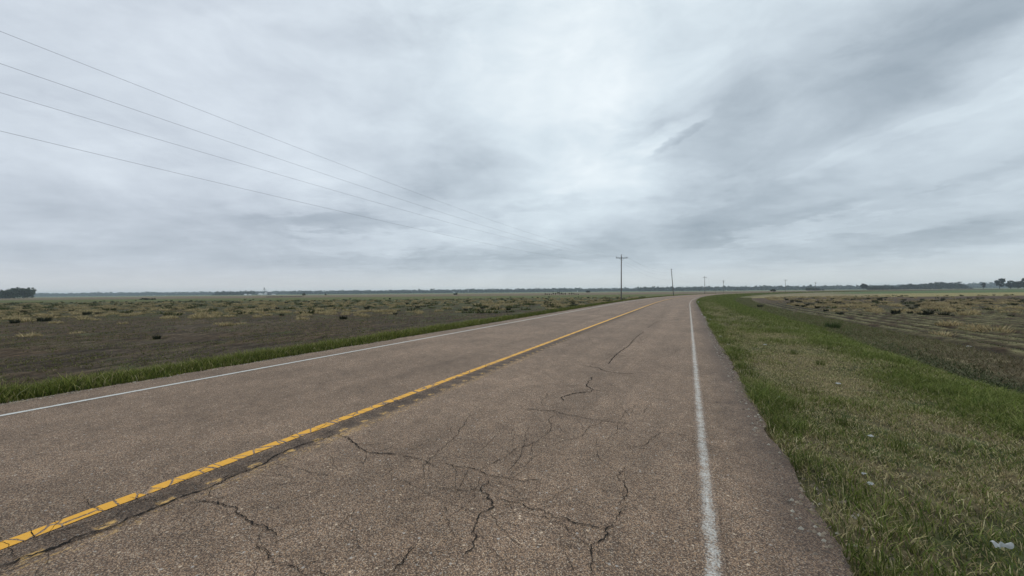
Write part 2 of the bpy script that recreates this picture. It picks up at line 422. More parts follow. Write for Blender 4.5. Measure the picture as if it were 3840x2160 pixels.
def ground_material():
    m, T, b = pmat('soil and turf', rough=0.95, spec=0.1)
    at = T.n('ShaderNodeAttribute', attribute_name='tint')
    geo = T.n('ShaderNodeNewGeometry').outputs['Position']
    a = T.noise(geo, 9, 5, 0.65); c = T.noise(geo, 55, 4, 0.7); d = T.noise(geo, 1.1, 4, 0.6)
    st = T.noise(T.mapping(geo, rot=(0, 0, TH0), scale=(2.6, 0.5, 1)), 2.4, 5, 0.7)
    k = T.math('MULTIPLY', T.rng(a, 0.3, 0.7, 0.55, 1.45), T.rng(c, 0.3, 0.7, 0.6, 1.4))
    k = T.math('MULTIPLY', k, T.rng(st, 0.32, 0.68, 0.38, 1.65))
    k = T.math('MULTIPLY', k, T.rng(d, 0.3, 0.7, 0.8, 1.2))
    v = T.vmath('SCALE', at.outputs['Color']); v.node.inputs['Scale'].default_value = 1; T.link(k, v.node.inputs['Scale'])
    T.link(v, b.inputs['Base Color'])
    bump(T, b, T.math('ADD', T.math('MULTIPLY', a, 1.0), T.math('MULTIPLY', c, 0.35)), 0.8, 0.05)
    return m

def wave_line(T, a, c, w, soft=0.03):
    """1 inside |a-c|<w"""
    d = T.math('ABSOLUTE', T.math('SUBTRACT', a, c))
    return T.rng(d, w + soft, w - soft, 0, 1, smooth=True)

def road_colour(T):
    """chip seal: returns colour and height sockets, and the lane coordinate"""
    uv = T.n('ShaderNodeUVMap', uv_map='lane').outputs[0]
    sx = T.n('ShaderNodeSeparateXYZ'); T.link(uv, sx.inputs[0]); A, S = sx.outputs[0], sx.outputs[1]
    vo = T.n('ShaderNodeTexVoronoi'); vo.inputs['Scale'].default_value = 150; T.link(uv, vo.inputs['Vector'])
    vo.inputs['Randomness'].default_value = 1.0
    cs = T.n('ShaderNodeSeparateColor'); T.link(vo.outputs['Color'], cs.inputs[0])
    stone = T.ramp(cs.outputs[0], [(0.0, (0.065, 0.050, 0.040)), (0.26, (0.165, 0.122, 0.092)), (0.48, (0.245, 0.180, 0.135)),
                                   (0.66, (0.30, 0.228, 0.172)), (0.80, (0.37, 0.265, 0.17)), (0.90, (0.29, 0.27, 0.25)), (1.0, (0.50, 0.43, 0.34))])
    gap = T.rng(vo.outputs['Distance'], 0.35, 0.75, 0, 1)
    big = T.noise(uv, 0.55, 5, 0.6); mid = T.noise(uv, 4.5, 4, 0.6)
    lo = T.noise(T.mapping(uv, scale=(1.2, 0.10, 1)), 1.4, 4, 0.6)
    vo2 = T.n('ShaderNodeTexVoronoi'); vo2.inputs['Scale'].default_value = 38; T.link(uv, vo2.inputs['Vector'])
    c2 = T.n('ShaderNodeSeparateColor'); T.link(vo2.outputs['Color'], c2.inputs[0])
    col = T.mix(T.math('MULTIPLY', gap, 0.85), stone, (0.05, 0.038, 0.032, 1))
    # a few large pale and dark chips
    chip = T.math('MULTIPLY', T.rng(c2.outputs[1], 0.955, 0.965), T.rng(vo2.outputs['Distance'], 0.34, 0.28))
    col = T.mix(T.math('MULTIPLY', chip, 0.8), col, T.mix(c2.outputs[2], (0.34, 0.35, 0.36, 1), (0.52, 0.45, 0.36, 1)))
    k = T.math('MULTIPLY', T.rng(big, 0.3, 0.7, 0.80, 1.20), T.rng(mid, 0.3, 0.7, 0.84, 1.16))
    k = T.math('MULTIPLY', k, T.rng(lo, 0.3, 0.7, 0.84, 1.14))
    # worn, binder-rich right lane; traffic polishes the wheel paths paler
    k = T.math('MULTIPLY', k, T.rng(wave_line(T, A, 0.95, 0.10, 0.5), 0, 1, 0.96, 1.09))
    k = T.math('MULTIPLY', k, T.rng(wave_line(T, A, 2.65, 0.10, 0.5), 0, 1, 0.97, 1.09))
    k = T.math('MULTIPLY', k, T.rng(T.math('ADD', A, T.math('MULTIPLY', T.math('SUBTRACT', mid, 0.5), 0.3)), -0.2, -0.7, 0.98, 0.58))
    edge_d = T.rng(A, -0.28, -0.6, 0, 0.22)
    # rumble strip: milled, black and uneven beside the yellow line
    An = T.math('ADD', A, T.math('MULTIPLY', T.math('SUBTRACT', mid, 0.5), 0.16))
    strip = wave_line(T, An, A_Y - 0.215, 0.135, 0.06)
    cyc = T.math('SINE', T.math('MULTIPLY', S, 2 * math.pi / 0.305))
    groove = T.rng(cyc, -0.6, 0.3, 0.72, 1.0, smooth=True)
    sm = T.math('MULTIPLY', strip, groove)
    sm = T.math('MULTIPLY', sm, T.rng(T.noise(uv, 14, 4, 0.7), 0.25, 0.5, 0.45, 1.0))
    col2 = T.vmath('SCALE', T.vmath('MULTIPLY', col, (1.29, 1.18, 1.06))); T.link(k, col2.node.inputs['Scale'])
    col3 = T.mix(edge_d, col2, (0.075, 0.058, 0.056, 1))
    dk_ = T.vmath('MULTIPLY', col3, (0.36, 0.36, 0.37))
    col4 = T.mix(T.math('MULTIPLY', sm, 0.85), col3, dk_)
    # what is left of an older yellow line on the ridges between the grooves
    fy = T.noise(T.mapping(uv, scale=(1.6, 0.7, 1)), 26, 4, 0.7)
    old = T.math('MULTIPLY', wave_line(T, T.math('ADD', A, T.math('MULTIPLY', T.math('SUBTRACT', fy, 0.5), 0.08)), A_Y - 0.285, 0.030, 0.02), T.rng(cyc, -0.42, -0.62))
    old = T.math('MULTIPLY', old, T.rng(fy, 0.46, 0.54))
    smear = T.math('MULTIPLY', wave_line(T, A, A_Y - 0.40, 0.06, 0.04), T.rng(T.math('ADD', fy, T.math('MULTIPLY', T.math('SUBTRACT', big, 0.5), 0.5)), 0.52, 0.60))
    smear = T.math('MULTIPLY', smear, T.rng(S, 6, 10, 0.5, 0.12))
    col5 = T.mix(T.math('MULTIPLY', T.math('MAXIMUM', old, smear), 0.8), col4, (0.66, 0.41, 0.13, 1))
    h = T.math('ADD', T.math('SUBTRACT', 1.0, vo.outputs['Distance']), T.math('MULTIPLY', sm, -1.6))
    return col5, h, A, S, uv

def road_material():
    m, T, b = pmat('chip seal asphalt', rough=0.82, spec=0.25)
    col, h, A, S, uv = road_colour(T)
    T.link(col, b.inputs['Base Color']); bump(T, b, h, 0.55, 0.004)
    return m

def paint_material(name, paint, wear_lo, wear_hi, cracked=False, speck=0.5):
    m, T, b = pmat(name, rough=0.7, spec=0.3)
    col, h, A, S, uv = road_colour(T)
    w1 = T.noise(uv, 75, 4, 0.75); w2 = T.noise(uv, 9, 4, 0.65)
    e = T.n('ShaderNodeAttribute', attribute_name='tint').outputs['Fac']         # 1 in the middle of the stripe, 0 at its rim
    q = T.math('ADD', T.math('MULTIPLY', w1, speck * 2), T.math('MULTIPLY', w2, 0.5))
    q = T.math('ADD', q, T.math('MULTIPLY', T.math('SUBTRACT', 1.0, e), 0.38))
    keep = T.rng(q, wear_hi, wear_lo, 0, 1)
    if cracked:
        vc = T.n('ShaderNodeTexVoronoi', feature='DISTANCE_TO_EDGE'); vc.inputs['Scale'].default_value = 1
        T.link(T.mapping(T.vmath('ADD', uv, T.vmath('MULTIPLY', T.noise(uv, 9, 3, 0.6, out=1), (0.05, 0.05, 0))), scale=(4.5, 8.5, 1)), vc.inputs['Vector'])
        for l in list(T.nt.links):
            pass
        crack = T.rng(vc.outputs['Distance'], 0.02, 0.065, 0, 1)
        near = T.rng(S, 9, 20, 1.0, 0.25)
        keep = T.math('MULTIPLY', keep, T.math('SUBTRACT', 1.0, T.math('MULTIPLY', T.math('SUBTRACT', 1.0, crack), near)))
    pc = T.mix(T.rng(T.noise(uv, 30, 3, 0.6), 0.3, 0.7), paint, tuple(p * 0.88 for p in paint[:3]) + (1,))
    T.link(T.mix(keep, col, pc), b.inputs['Base Color']); bump(T, b, h, 0.35, 0.003)
    return m

def leaf_material(name, trans=0.3, rough=0.75):
    m, T, b = pmat(name, rough=rough, spec=0.15)
    at = T.n('ShaderNodeAttribute', attribute_name='tint').outputs['Color']
    T.link(at, b.inputs['Base Color'])
    tr = T.n('ShaderNodeBsdfTranslucent'); T.link(at, tr.inputs[0])
    mx = T.n('ShaderNodeMixShader'); mx.inputs[0].default_value = trans
    T.link(b.outputs[0], mx.inputs[1]); T.link(tr.outputs[0], mx.inputs[2])
    T.link(mx.outputs[0], T.nt.nodes['Material Output'].inputs[0])
    return m

M_GROUND = ground_material(); M_ROAD = road_material()
M_WHITE = paint_material('worn white paint', (0.62, 0.63, 0.60, 1), 0.92, 1.06, speck=0.5)
M_WHITE_R = paint_material('scuffed white paint', (0.62, 0.62, 0.58, 1), 0.60, 0.90, speck=0.5)
M_YEL = paint_material('yellow paint', (0.80, 0.41, 0.045, 1), 0.86, 0.95, cracked=True, speck=0.22)
M_GRASS = leaf_material('grass blades', 0.25); M_DRY = leaf_material('dry grass', 0.2); M_LEAF = leaf_material('leaves', 0.15)

def wood_material(name, c1, c2):
    m, T, b = pmat(name, rough=0.9, spec=0.15)
    oc = T.n('ShaderNodeTexCoord').outputs['Object']
    n = T.noise(T.mapping(oc, scale=(9, 9, 0.5)), 2.0, 5, 0.6)
    T.link(T.ramp(n, [(0.3, c1), (0.7, c2)]), b.inputs['Base Color']); bump(T, b, n, 0.5, 0.02)
    return m
def mottled(name, c1, c2, scale=3, rough=0.8, metal=0.0, spec=0.3):
    m, T, b = pmat(name, rough=rough, metal=metal, spec=spec)
    oc = T.n('ShaderNodeTexCoord').outputs['Object']
    T.link(T.ramp(T.noise(oc, scale, 4, 0.6), [(0.3, c1), (0.7, c2)]), b.inputs['Base Color'])
    return m
M_POLE = wood_material('weathered pole timber', (0.17, 0.16, 0.15), (0.30, 0.285, 0.27))
M_ARM = wood_material('dark crossarm timber', (0.045, 0.04, 0.038), (0.10, 0.09, 0.085))
M_PORC = mottled('grey porcelain', (0.28, 0.29, 0.30), (0.40, 0.41, 0.42), rough=0.35)
M_STEEL = mottled('galvanised steel', (0.16, 0.165, 0.17), (0.24, 0.245, 0.25), rough=0.5, metal=0.5)
M_WIRE = mottled('oxidised aluminium cable', (0.07, 0.07, 0.08), (0.11, 0.11, 0.12), rough=0.6)
M_BARK = mottled('bark', (0.05, 0.042, 0.036), (0.10, 0.085, 0.07), 6)
M_TAR = mottled('crack shadowed tar', (0.012, 0.011, 0.011), (0.028, 0.025, 0.023), 20, rough=0.95, spec=0.05)

# ------------------------------------------------------------------ ground: one sheet to the horizon
def build_ground():
    ang = np.concatenate([np.linspace(-62, 62, 900, endpoint=False), np.linspace(62, 298, 160, endpoint=False)])
    ang = np.radians(ang)
    rr = np.concatenate([[0.4], np.geomspace(0.7, 60, 300, endpoint=False), np.geomspace(60, 700, 190, endpoint=False), np.geomspace(700, 6000, 60)])
    na, nr = len(ang), len(rr)
    X = np.outer(rr, np.sin(ang)).ravel(); Y = np.outer(rr, np.cos(ang)).ravel()
    t, a = inv(X, Y)
    Z = height(X, Y, t, a)
    V = np.stack([X, Y, Z], 1)
    i = np.arange(nr - 1)[:, None] * na; j = np.arange(na)[None, :]; j2 = (j + 1) % na
    F = np.stack([i + j, i + na + j, i + na + j2, i + j2], -1).reshape(-1, 4)[:, ::-1]
    # close the middle
    V = np.vstack([V, [[0, 0, -0.07]]]); c = len(V) - 1
    col = gcolor(V[:, 0], V[:, 1])
    me = np_mesh('ground', V, F, M_GROUND, col, smooth=True)
    o = link('ground', me); tag(o, kind='structure')
    F3 = np.array([[c, (k + 1) % na, k] for k in range(na)])
    return o
ground = build_ground()

# ------------------------------------------------------------------ road with its markings and cracks
ts = np.concatenate([np.arange(-40, -2, 0.5), np.arange(-2, 40, 0.06), np.arange(40, 120, 0.4), np.arange(120, 900, 3.0)])
def strip(a_list, z, name, mat, parent=None, rim=None):
    """ribbon along the road; a_list: lateral offsets, each a float or an array over ts"""
    n = len(ts); k = len(a_list); V = np.zeros((n, k, 3)); U = np.zeros((n, k, 2))
    for i, a in enumerate(a_list):
        aa = np.broadcast_to(a, (n,)); x, y = P(ts, aa)
        V[:, i, 0] = x; V[:, i, 1] = y; V[:, i, 2] = z if not hasattr(z, '__len__') else z[i]
        U[:, i, 0] = aa; U[:, i, 1] = ts
    i = np.arange(n - 1)[:, None] * k; j = np.arange(k - 1)[None, :]
    F = np.stack([i + j, i + j + 1, i + k + j + 1, i + k + j], -1).reshape(-1, 4)[:, ::-1]
    col = None
    if rim is not None: col = np.repeat(np.tile(np.array(rim), n)[:, None], 3, 1)
    me = np_mesh(name, V.reshape(-1, 3), F, mat, col, U.reshape(-1, 2))
    o = link(name, me, parent)
    return o
er, el = edge_r(ts), edge_l(ts)
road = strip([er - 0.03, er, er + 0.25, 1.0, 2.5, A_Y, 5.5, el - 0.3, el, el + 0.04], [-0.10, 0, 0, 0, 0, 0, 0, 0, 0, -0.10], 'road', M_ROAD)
tag(road, kind='structure')
def line(a, w, name, mat, seed):
    j1 = (fbm(ts * 6, ts * 0 + seed, seed) - 0.5) * 0.014; j2 = (fbm(ts * 6, ts * 0 + seed + 5, seed + 9) - 0.5) * 0.014
    return strip([a - w / 2 + j1, a - w / 4, a, a + w / 4, a + w / 2 + j2], 0.004, name, mat, road, rim=[0, .8, 1, .8, 0])
tag(line(A_R, 0.12, 'edge_line', M_WHITE_R, 3), 'scuffed white edge line beside the right verge')
tag(line(A_L, 0.10, 'edge_line', M_WHITE, 4), 'thin white edge line beside the left verge')
tag(line(A_Y, 0.115, 'centre_line', M_YEL, 5), 'cracked yellow centre line')

def z4(o, s, pts): return [(o[0] + s * x, o[1] + s * y) for x, y in pts]
r4 = lambda *p: z4((1300, 1500), 0.5823, p)
r3 = lambda *p: z4((1600, 1100), 0.4658, p)
r7 = lambda *p: z4((0, 1500), 0.6211, p)
CRACKS = [
 (r4((0,235),(60,295),(125,335),(210,348),(340,352),(440,375),(520,405),(595,442)), 9),
 (r4((620,408),(730,435),(860,452),(905,485),(1000,498),(1140,528),(1250,515)), 11),
 (r4((860,452),(920,415),(1010,375),(1090,315),(1180,290),(1245,262)), 9),
 (r4((915,515),(890,550),(862,570),(910,610),(940,665),(935,700),(860,735),(840,790),(800,860),(825,900),(810,960),(750,1005)), 13),
 (r4((862,570),(720,588),(600,570)), 8),
 (r4((940,665),(1010,645),(1090,665),(1180,705),(1270,712),(1340,760),(1430,772),(1540,805),(1665,838)), 10),
 (r4((1740,788),(1665,838),(1640,905),(1575,950),(1575,1060),(1610,1130)), 11),
 (r4((1740,788),(1735,755),(1800,690),(1760,665),(1805,610),(1790,545),(1745,505),(1780,455)), 7),
 (r4((1150,62),(1340,72),(1420,98),(1600,125),(1740,150),(1830,155)), 11),
 (r4((1340,98),(1300,130),(1320,180),(1290,230)), 9),
 (r4((1800,308),(1920,290),(1975,240),(2025,212),(2130,220),(2220,240)), 7),
 (r4((440,935),(400,985),(330,1065),(270,1130)), 8), (r4((640,660),(650,720),(580,800)), 5), (r4((2170,690),(2250,712)), 8),
 (r4((1940,50),(1905,90)), 9), (r4((1340,940),(1480,940)), 5),
 (r3((1750,310),(1690,350),(1620,430),(1560,465),(1500,520),(1460,570)), 18),
 (r3((1230,575),(1370,600),(1450,630),(1560,645),(1690,650)), 16),
 (r3((1340,675),(1300,715),(1285,745),(1340,775),(1320,795),(1200,805),(1080,840),(1100,870)), 15),
 (r3((1285,745),(1100,748)), 9), (r3((1340,775),(1470,792)), 11), (r3((1900,215),(1830,240),(1780,280)), 18),
 (r3((1460,495),(1660,512)), 14), (r3((650,605),(720,620),(860,660)), 9), (r3((1880,205),(1960,208)), 20),
 (r3((1090,405),(1210,412)), 24), (r3((790,935),(920,945),(1030,950)), 8),
 (r7((0,1010),(120,960),(350,890),(420,850),(560,800),(750,735),(820,700),(960,645),(1110,580),(1270,530),(1400,465),(1560,400),(1740,300),(1880,255),(2040,205)), 14),
 (r7((1170,600),(1250,615),(1350,632),(1430,655),(1460,700),(1520,738),(1600,765),(1650,800),(1680,830)), 12),
 (r7((1550,850),(1555,890),(1610,910),(1650,970),(1700,1010)), 9), (r7((1720,995),(1800,1040),(1840,1060)), 10),
 (r7((1900,1015),(1940,1015),(2000,1060)), 9), (r7((2040,205),(2150,265),(2210,315),(2400,330)), 10),
 (r7((2150,660),(2080,740),(2000,800)), 5), (r7((780,590),(900,608),(970,610)), 9), (r7((1270,530),(1290,590)), 9),
 (r7((2510,880),(2440,960),(2340,1060)), 8),
]
def crack(pts, w, seed):
    g = [G(*p) for p in pts]
    r = random.Random(seed); fine = []
    for p, q in zip(g[:-1], g[1:]):
        L_ = (q - p).length; n = max(2, int(L_ / 0.014)); u = (q - p).normalized(); nv = Vector((-u.y, u.x, 0))
        ph = r.random() * 50
        for i in range(n):
            s = i / n; off = (mnoise.noise(Vector((s * L_ * 7 + ph, ph, 0))) * 0.03 + mnoise.noise(Vector((s * L_ * 30 + ph, 3, 0))) * 0.026 + r.uniform(-.003, .003)) * math.sin(math.pi * s) ** 0.5
            fine.append(p + (q - p) * s + nv * off)
    fine.append(g[-1])
    V = []; F = []; m = len(fine)
    for i, p in enumerate(fine):
        t = (fine[min(i + 1, m - 1)] - fine[max(i - 1, 0)]); t = t.normalized() if t.length > 1e-6 else Vector((1, 0, 0))
        nv = Vector((-t.y, t.x, 0)); hw = w / 2000 * (0.42 + 1.5 * abs(mnoise.noise(Vector((i * 0.23 + seed * 7, 0, seed))))) * min(1, (i + 1) / 5, (m - i) / 5)
        V += [tuple(p + nv * hw + Vector((0, 0, 0.006))), tuple(p - nv * hw + Vector((0, 0, 0.006)))]
    for i in range(m - 1): F.append((2 * i, 2 * i + 1, 2 * i + 3, 2 * i + 2))
    me = bpy.data.meshes.new('crack'); me.from_pydata(V, [], F); me.materials.append(M_TAR)
    link('crack', me, road)
for i, (p, w) in enumerate(CRACKS): crack(p, w * (0.85 if w < 14 else 1.25), i)
def fine_cracks():
    r = random.Random(77); V = []; F = []
    def go(x, y, th, L_, w):
        n = int(L_ / 0.018); k = r.random() * 99; b = len(V)
        for i in range(n):
            th2 = th + 0.9 * mnoise.noise(Vector((i * .06 + k, 1, 0))) + 1.1 * mnoise.noise(Vector((i * .35 + k, 5, 0)))
            x += math.cos(th2) * .018; y += math.sin(th2) * .018
            hw = w / 2000 * (0.5 + 1.0 * abs(mnoise.noise(Vector((i * .2 + k, 9, 0))))) * min(1, (i + 1) / 6, (n - i) / 8)
            V.append((x - math.sin(th2) * hw, y + math.cos(th2) * hw, .0055)); V.append((x + math.sin(th2) * hw, y - math.cos(th2) * hw, .0055))
        for i in range(n - 1): F.append((b + 2 * i, b + 2 * i + 1, b + 2 * i + 3, b + 2 * i + 2))
        return x, y
    for p, w in CRACKS:                                   # twigs off the main cracks
        g = [G(*q) for q in p]
        for q0, q1 in zip(g[:-1], g[1:]):
            d = (q1 - q0); th = math.atan2(d.y, d.x)
            for _ in range(max(1, int(d.length / 0.45))):
                c = q0.lerp(q1, r.random()); sc_ = 1 + c.length * .07
                go(c.x, c.y, th + r.choice((-1, 1)) * r.uniform(.5, 1.5), r.uniform(.10, .55) * sc_, r.uniform(2.0, 3.6) * sc_)
    for _ in range(150):                                  # crazing in the rumble strip
        t = 0.5 + 30 * r.random() ** 1.5; x, y = P(t, A_Y - r.uniform(.02, .42)); th = math.pi / 2 - TH0 + r.choice((0, 0, math.pi / 2, .5, -.5)) + r.uniform(-.3, .3)
        go(float(x), float(y), th, r.uniform(.12, .5), r.uniform(4, 7) * (1 + t * .05))
    for a0 in (1.45, 1.6, 1.3, 1.0, 2.1, 0.4):                      # long wandering cracks down the wheel paths
        t = r.uniform(2, 5)
        while t < 42:
            x, y = P(t, a0 + r.uniform(-.35, .35)); L_ = r.uniform(.5, 2.2)
            go(float(x), float(y), math.pi / 2 - TH0 + r.uniform(-.35, .35), L_, r.uniform(2.5, 5) * (1 + t * .09)); t += L_ + r.uniform(.4, 3.5) * (1 if a0 == 1.45 else 2.5)
    for _ in range(75):                                   # web between them
        t = 1.5 + 9 * r.random(); x, y = P(t, r.uniform(.2, 3.0))
        go(float(x), float(y), r.uniform(0, 6.28), r.uniform(.2, .8), r.uniform(2.4, 4.2) * (1 + t * .05))
    for _ in range(46):                                   # short cross cracks
        t = 2 + 34 * r.random() ** 1.3; x, y = P(t, r.uniform(-.6, 3.0))
        go(float(x), float(y), math.pi / 2 - TH0 + math.pi / 2 + r.uniform(-.4, .4), r.uniform(.3, 1.3), r.uniform(2, 3.6) * (1 + t * .05))
    me = bpy.data.meshes.new('fine_cracks'); me.from_pydata(V, [], F); me.materials.append(M_TAR); tag(link('fine_cracks', me, road), kind='stuff')
fine_cracks()

# ------------------------------------------------------------------ blades of grass
def blades(x, y, z, h, w, col, lean=0.35, bend=0.5, seg=2, tipcol=1.25, rot=None):
    """one mesh worth of blades; everything is an array of length n"""
    n = len(x); th = rng.uniform(0, 2 * np.pi, n); la = rng.uniform(0, 2 * np.pi, n) if rot is None else rot
    ln = lean * rng.uniform(0.1, 1.3, n)
    wx, wy = np.cos(th) * w / 2, np.sin(th) * w / 2
    mx, my = np.cos(la) * ln * h * 0.45, np.sin(la) * ln * h * 0.45
    tx, ty = np.cos(la) * ln * h * (1 + bend), np.sin(la) * ln * h * (1 + bend)
    if seg == 2:
        V = np.zeros((n, 5, 3))
        V[:, 0] = np.stack([x - wx, y - wy, z], 1); V[:, 1] = np.stack([x + wx, y + wy, z], 1)
        V[:, 2] = np.stack([x + mx - wx * .8, y + my - wy * .8, z + h * 0.55], 1); V[:, 3] = np.stack([x + mx + wx * .8, y + my + wy * .8, z + h * 0.55], 1)
        V[:, 4] = np.stack([x + tx, y + ty, z + h], 1)
        F = np.arange(n)[:, None, None] * 5 + np.array([[0, 1, 3], [0, 3, 2], [2, 3, 4]])[None]
        C = np.repeat(col[:, None, :], 5, 1)
        C[:, 4] *= tipcol
    else:
        V = np.zeros((n, 3, 3))
        V[:, 0] = np.stack([x - wx, y - wy, z], 1); V[:, 1] = np.stack([x + wx, y + wy, z], 1)
        V[:, 2] = np.stack([x + tx, y + ty, z + h], 1)
        F = np.arange(n)[:, None, None] * 3 + np.array([[0, 1, 2]])[None]
        C = np.repeat(col[:, None, :], 3, 1)
    return V.reshape(-1, 3), F.reshape(-1, 3), C.reshape(-1, 3)

class Acc:
    def __init__(s): s.V = []; s.F = []; s.C = []; s.n = 0
    def add(s, VFC):
        V, F, C = VFC; s.V.append(V); s.F.append(F + s.n); s.C.append(C); s.n += len(V)
    def build(s, name, mat):
        return link(name, np_mesh(name, np.vstack(s.V), np.vstack(s.F), mat, np.clip(np.vstack(s.C), 0, 1)))

def in_view(x, y, m=1.42):
    return (y > -3.5) & (np.abs(x) < np.maximum(y, 0) * m + 6.0)

def scatter(t0, t1, a0, a1, n):
    t = rng.uniform(t0, t1, n); a = rng.uniform(a0, a1, n); x, y = P(t, a); k = in_view(x, y)
    return x[k], y[k], t[k], a[k]

GC = np.array([(0.145, 0.175, 0.038), (0.095, 0.130, 0.028), (0.215, 0.225, 0.075), (0.055, 0.082, 0.018)])
DC = np.array([(0.42, 0.35, 0.19), (0.32, 0.27, 0.14), (0.24, 0.185, 0.095), (0.50, 0.44, 0.26)])

def verge_right():
    acc = Acc()
    bands = [(-7, 4, 170000, 1.0), (4, 9, 130000, 1.0), (9, 18, 120000, 1.3), (18, 36, 75000, 2.0), (36, 75, 60000, 3.2), (75, 170, 45000, 5.5), (170, 420, 26000, 10)]
    for t0, t1, n, sc_ in bands:
        x, y, t, a = scatter(t0, t1, -6.4, -0.72, n)
        f = fbm(x * 0.9, y * 0.9, 41); f2 = fbm(x * 3.5, y * 3.5, 42, 3); f3 = fbm(x * 0.25, y * 0.25, 43)
        edge = 1 - sst(-a, 0.95, 1.35)                              # lusher fringe against the pavement
        far = sst(-a, 2.5, 3.7)                                     # lusher band on the shoulder's crest
        lush = np.clip(0.12 + 0.12 * sst(t, 6, 20) + 0.85 * (f - 0.5) * 2 + 0.5 * (f2 - 0.5) + 0.28 * edge + 0.62 * far + 0.4 * sst(t, 28, 60) + 0.3 * (f3 - 0.5), 0, 1)
        bare = (f2 < 0.27) & (lush < 0.45) & (rng.random(len(f2)) < 0.7)
        k = ~bare & (a < edge_r(t) + 0.03 * (rng.random(len(t)) < 0.5))
        x, y, t, a, lush, f2, edge, far = [q[k] for q in (x, y, t, a, lush, f2, edge, far)]
        n = len(x); z = height(x, y, t, a)
        green = rng.random(n) < 0.14 + 0.86 * lush
        c = np.where(green[:, None], GC[rng.integers(0, 4, n)], DC[rng.integers(0, 4, n)]) * rng.uniform(0.6, 1.6, (n, 1)) * (1 + 0.05 * far[:, None] * green[:, None])
        h = (0.030 + 0.060 * lush * rng.uniform(0.3, 1.3, n) + 0.045 * (f2 > 0.62) * lush + 0.05 * edge * lush) * rng.uniform(0.6, 1.35, n)
        h = np.where(green, h, h * 0.7)
        h = h * min(1.6, sc_ ** 0.25)
        w = rng.uniform(0.004, 0.0075, n) * sc_
        acc.add(blades(x, y, z - 0.004, h, w, c, lean=0.75, bend=0.6, seg=2 if sc_ < 1.5 else 1))
    # tall tufts along the pavement edge and scattered over the turf
    for k in range(240):
        t = -3.0 + 42 * rng.random() ** 1.6; a = -0.80 - (abs(rng.normal(0, 0.12)) if k < 110 else rng.uniform(0.1, 5.0)); x, y = P(t, a)
        if not in_view(x, y): continue
        n = 60 if y < 15 else 26; r = rng.uniform(0.04, 0.13)
        bx = x + rng.normal(0, r, n); by = y + rng.normal(0, r, n)
        tt, aa = inv(bx, by); q = aa < -0.76; bx, by = bx[q], by[q]; n = len(bx)
        if n == 0: continue
        z = height(bx, by)
        c = GC[rng.integers(0, 4, n)] * rng.uniform(0.7, 1.1, (n, 1)) * rng.uniform(0.75, 1.05)
        acc.add(blades(bx, by, z, rng.uniform(0.07, 0.17, n), rng.uniform(0.004, 0.008, n) * (1 if y < 15 else 1.8), c, lean=0.5, bend=0.7))
    o = acc.build('roadside_grass', M_GRASS)
    tag(o, 'patchy green and straw coloured turf on the right shoulder, sloping to a ditch', 'grass', kind='stuff')
verge_right()

def verge_left():
    acc = Acc()
    bands = [(-6, 8, 80000, 1.0), (8, 20, 60000, 1.35), (20, 45, 60000, 2.0), (45, 100, 50000, 3.6), (100, 220, 32000, 6.5), (220, 430, 16000, 12)]
    for t0, t1, n, sc_ in bands:
        x, y, t, a = scatter(t0, t1, 8.5, 11.4, n)
        f = fbm(x * 0.7, y * 0.7, 51); f2 = fbm(x * 2.6, y * 2.6, 52, 3)
        inner = 8.60 + 0.42 * (f2 - 0.4) + 0.25 * (f - .5); outer = 10.60 + 0.9 * (f - 0.5)
        k = (a > inner) & (a < outer + 0.4 * rng.random(len(a)) ** 2)
        x, y, t, a, f, f2 = [q[k] for q in (x, y, t, a, f, f2)]
        n = len(x); z = height(x, y, t, a)
        prof = sst(a, 8.5, 9.2) * (1 - 0.5 * sst(a, 10.4, 11.0))
        h = (0.06 + 0.19 * prof * (0.55 + 0.9 * f2)) * rng.uniform(0.6, 1.25, n)
        c = GC[rng.integers(0, 4, n)] * np.array((1.0, 0.95, 0.85)) * rng.uniform(0.5, 1.25, (n, 1)) * (0.75 + 0.6 * f2[:, None])
        dry = rng.random(n) < 0.05; c = np.where(dry[:, None], DC[rng.integers(0, 4, n)], c)
        w = rng.uniform(0.008, 0.014, n) * sc_
        acc.add(blades(x, y, z - 0.01, h, w, c, lean=0.45, bend=0.6, seg=2 if sc_ < 1.5 else 1, tipcol=1.5))
    # loose seed heads leaning out
    for t0, t1, n in ((1, 25, 500),):
        x, y, t, a = scatter(t0, t1, 8.9, 10.9, n); n = len(x)
        acc.add(blades(x, y, height(x, y, t, a), rng.uniform(0.18, 0.34, n), np.full(n, 0.006), np.full((n, 3), (0.17, 0.19, 0.07)) * rng.uniform(0.8, 1.2, (n, 1)), lean=0.6, bend=0.9))
    o = acc.build('verge_grass', M_GRASS)
    tag(o, 'long dark green grass strip along the left edge of the road', 'grass', kind='stuff')
verge_left()

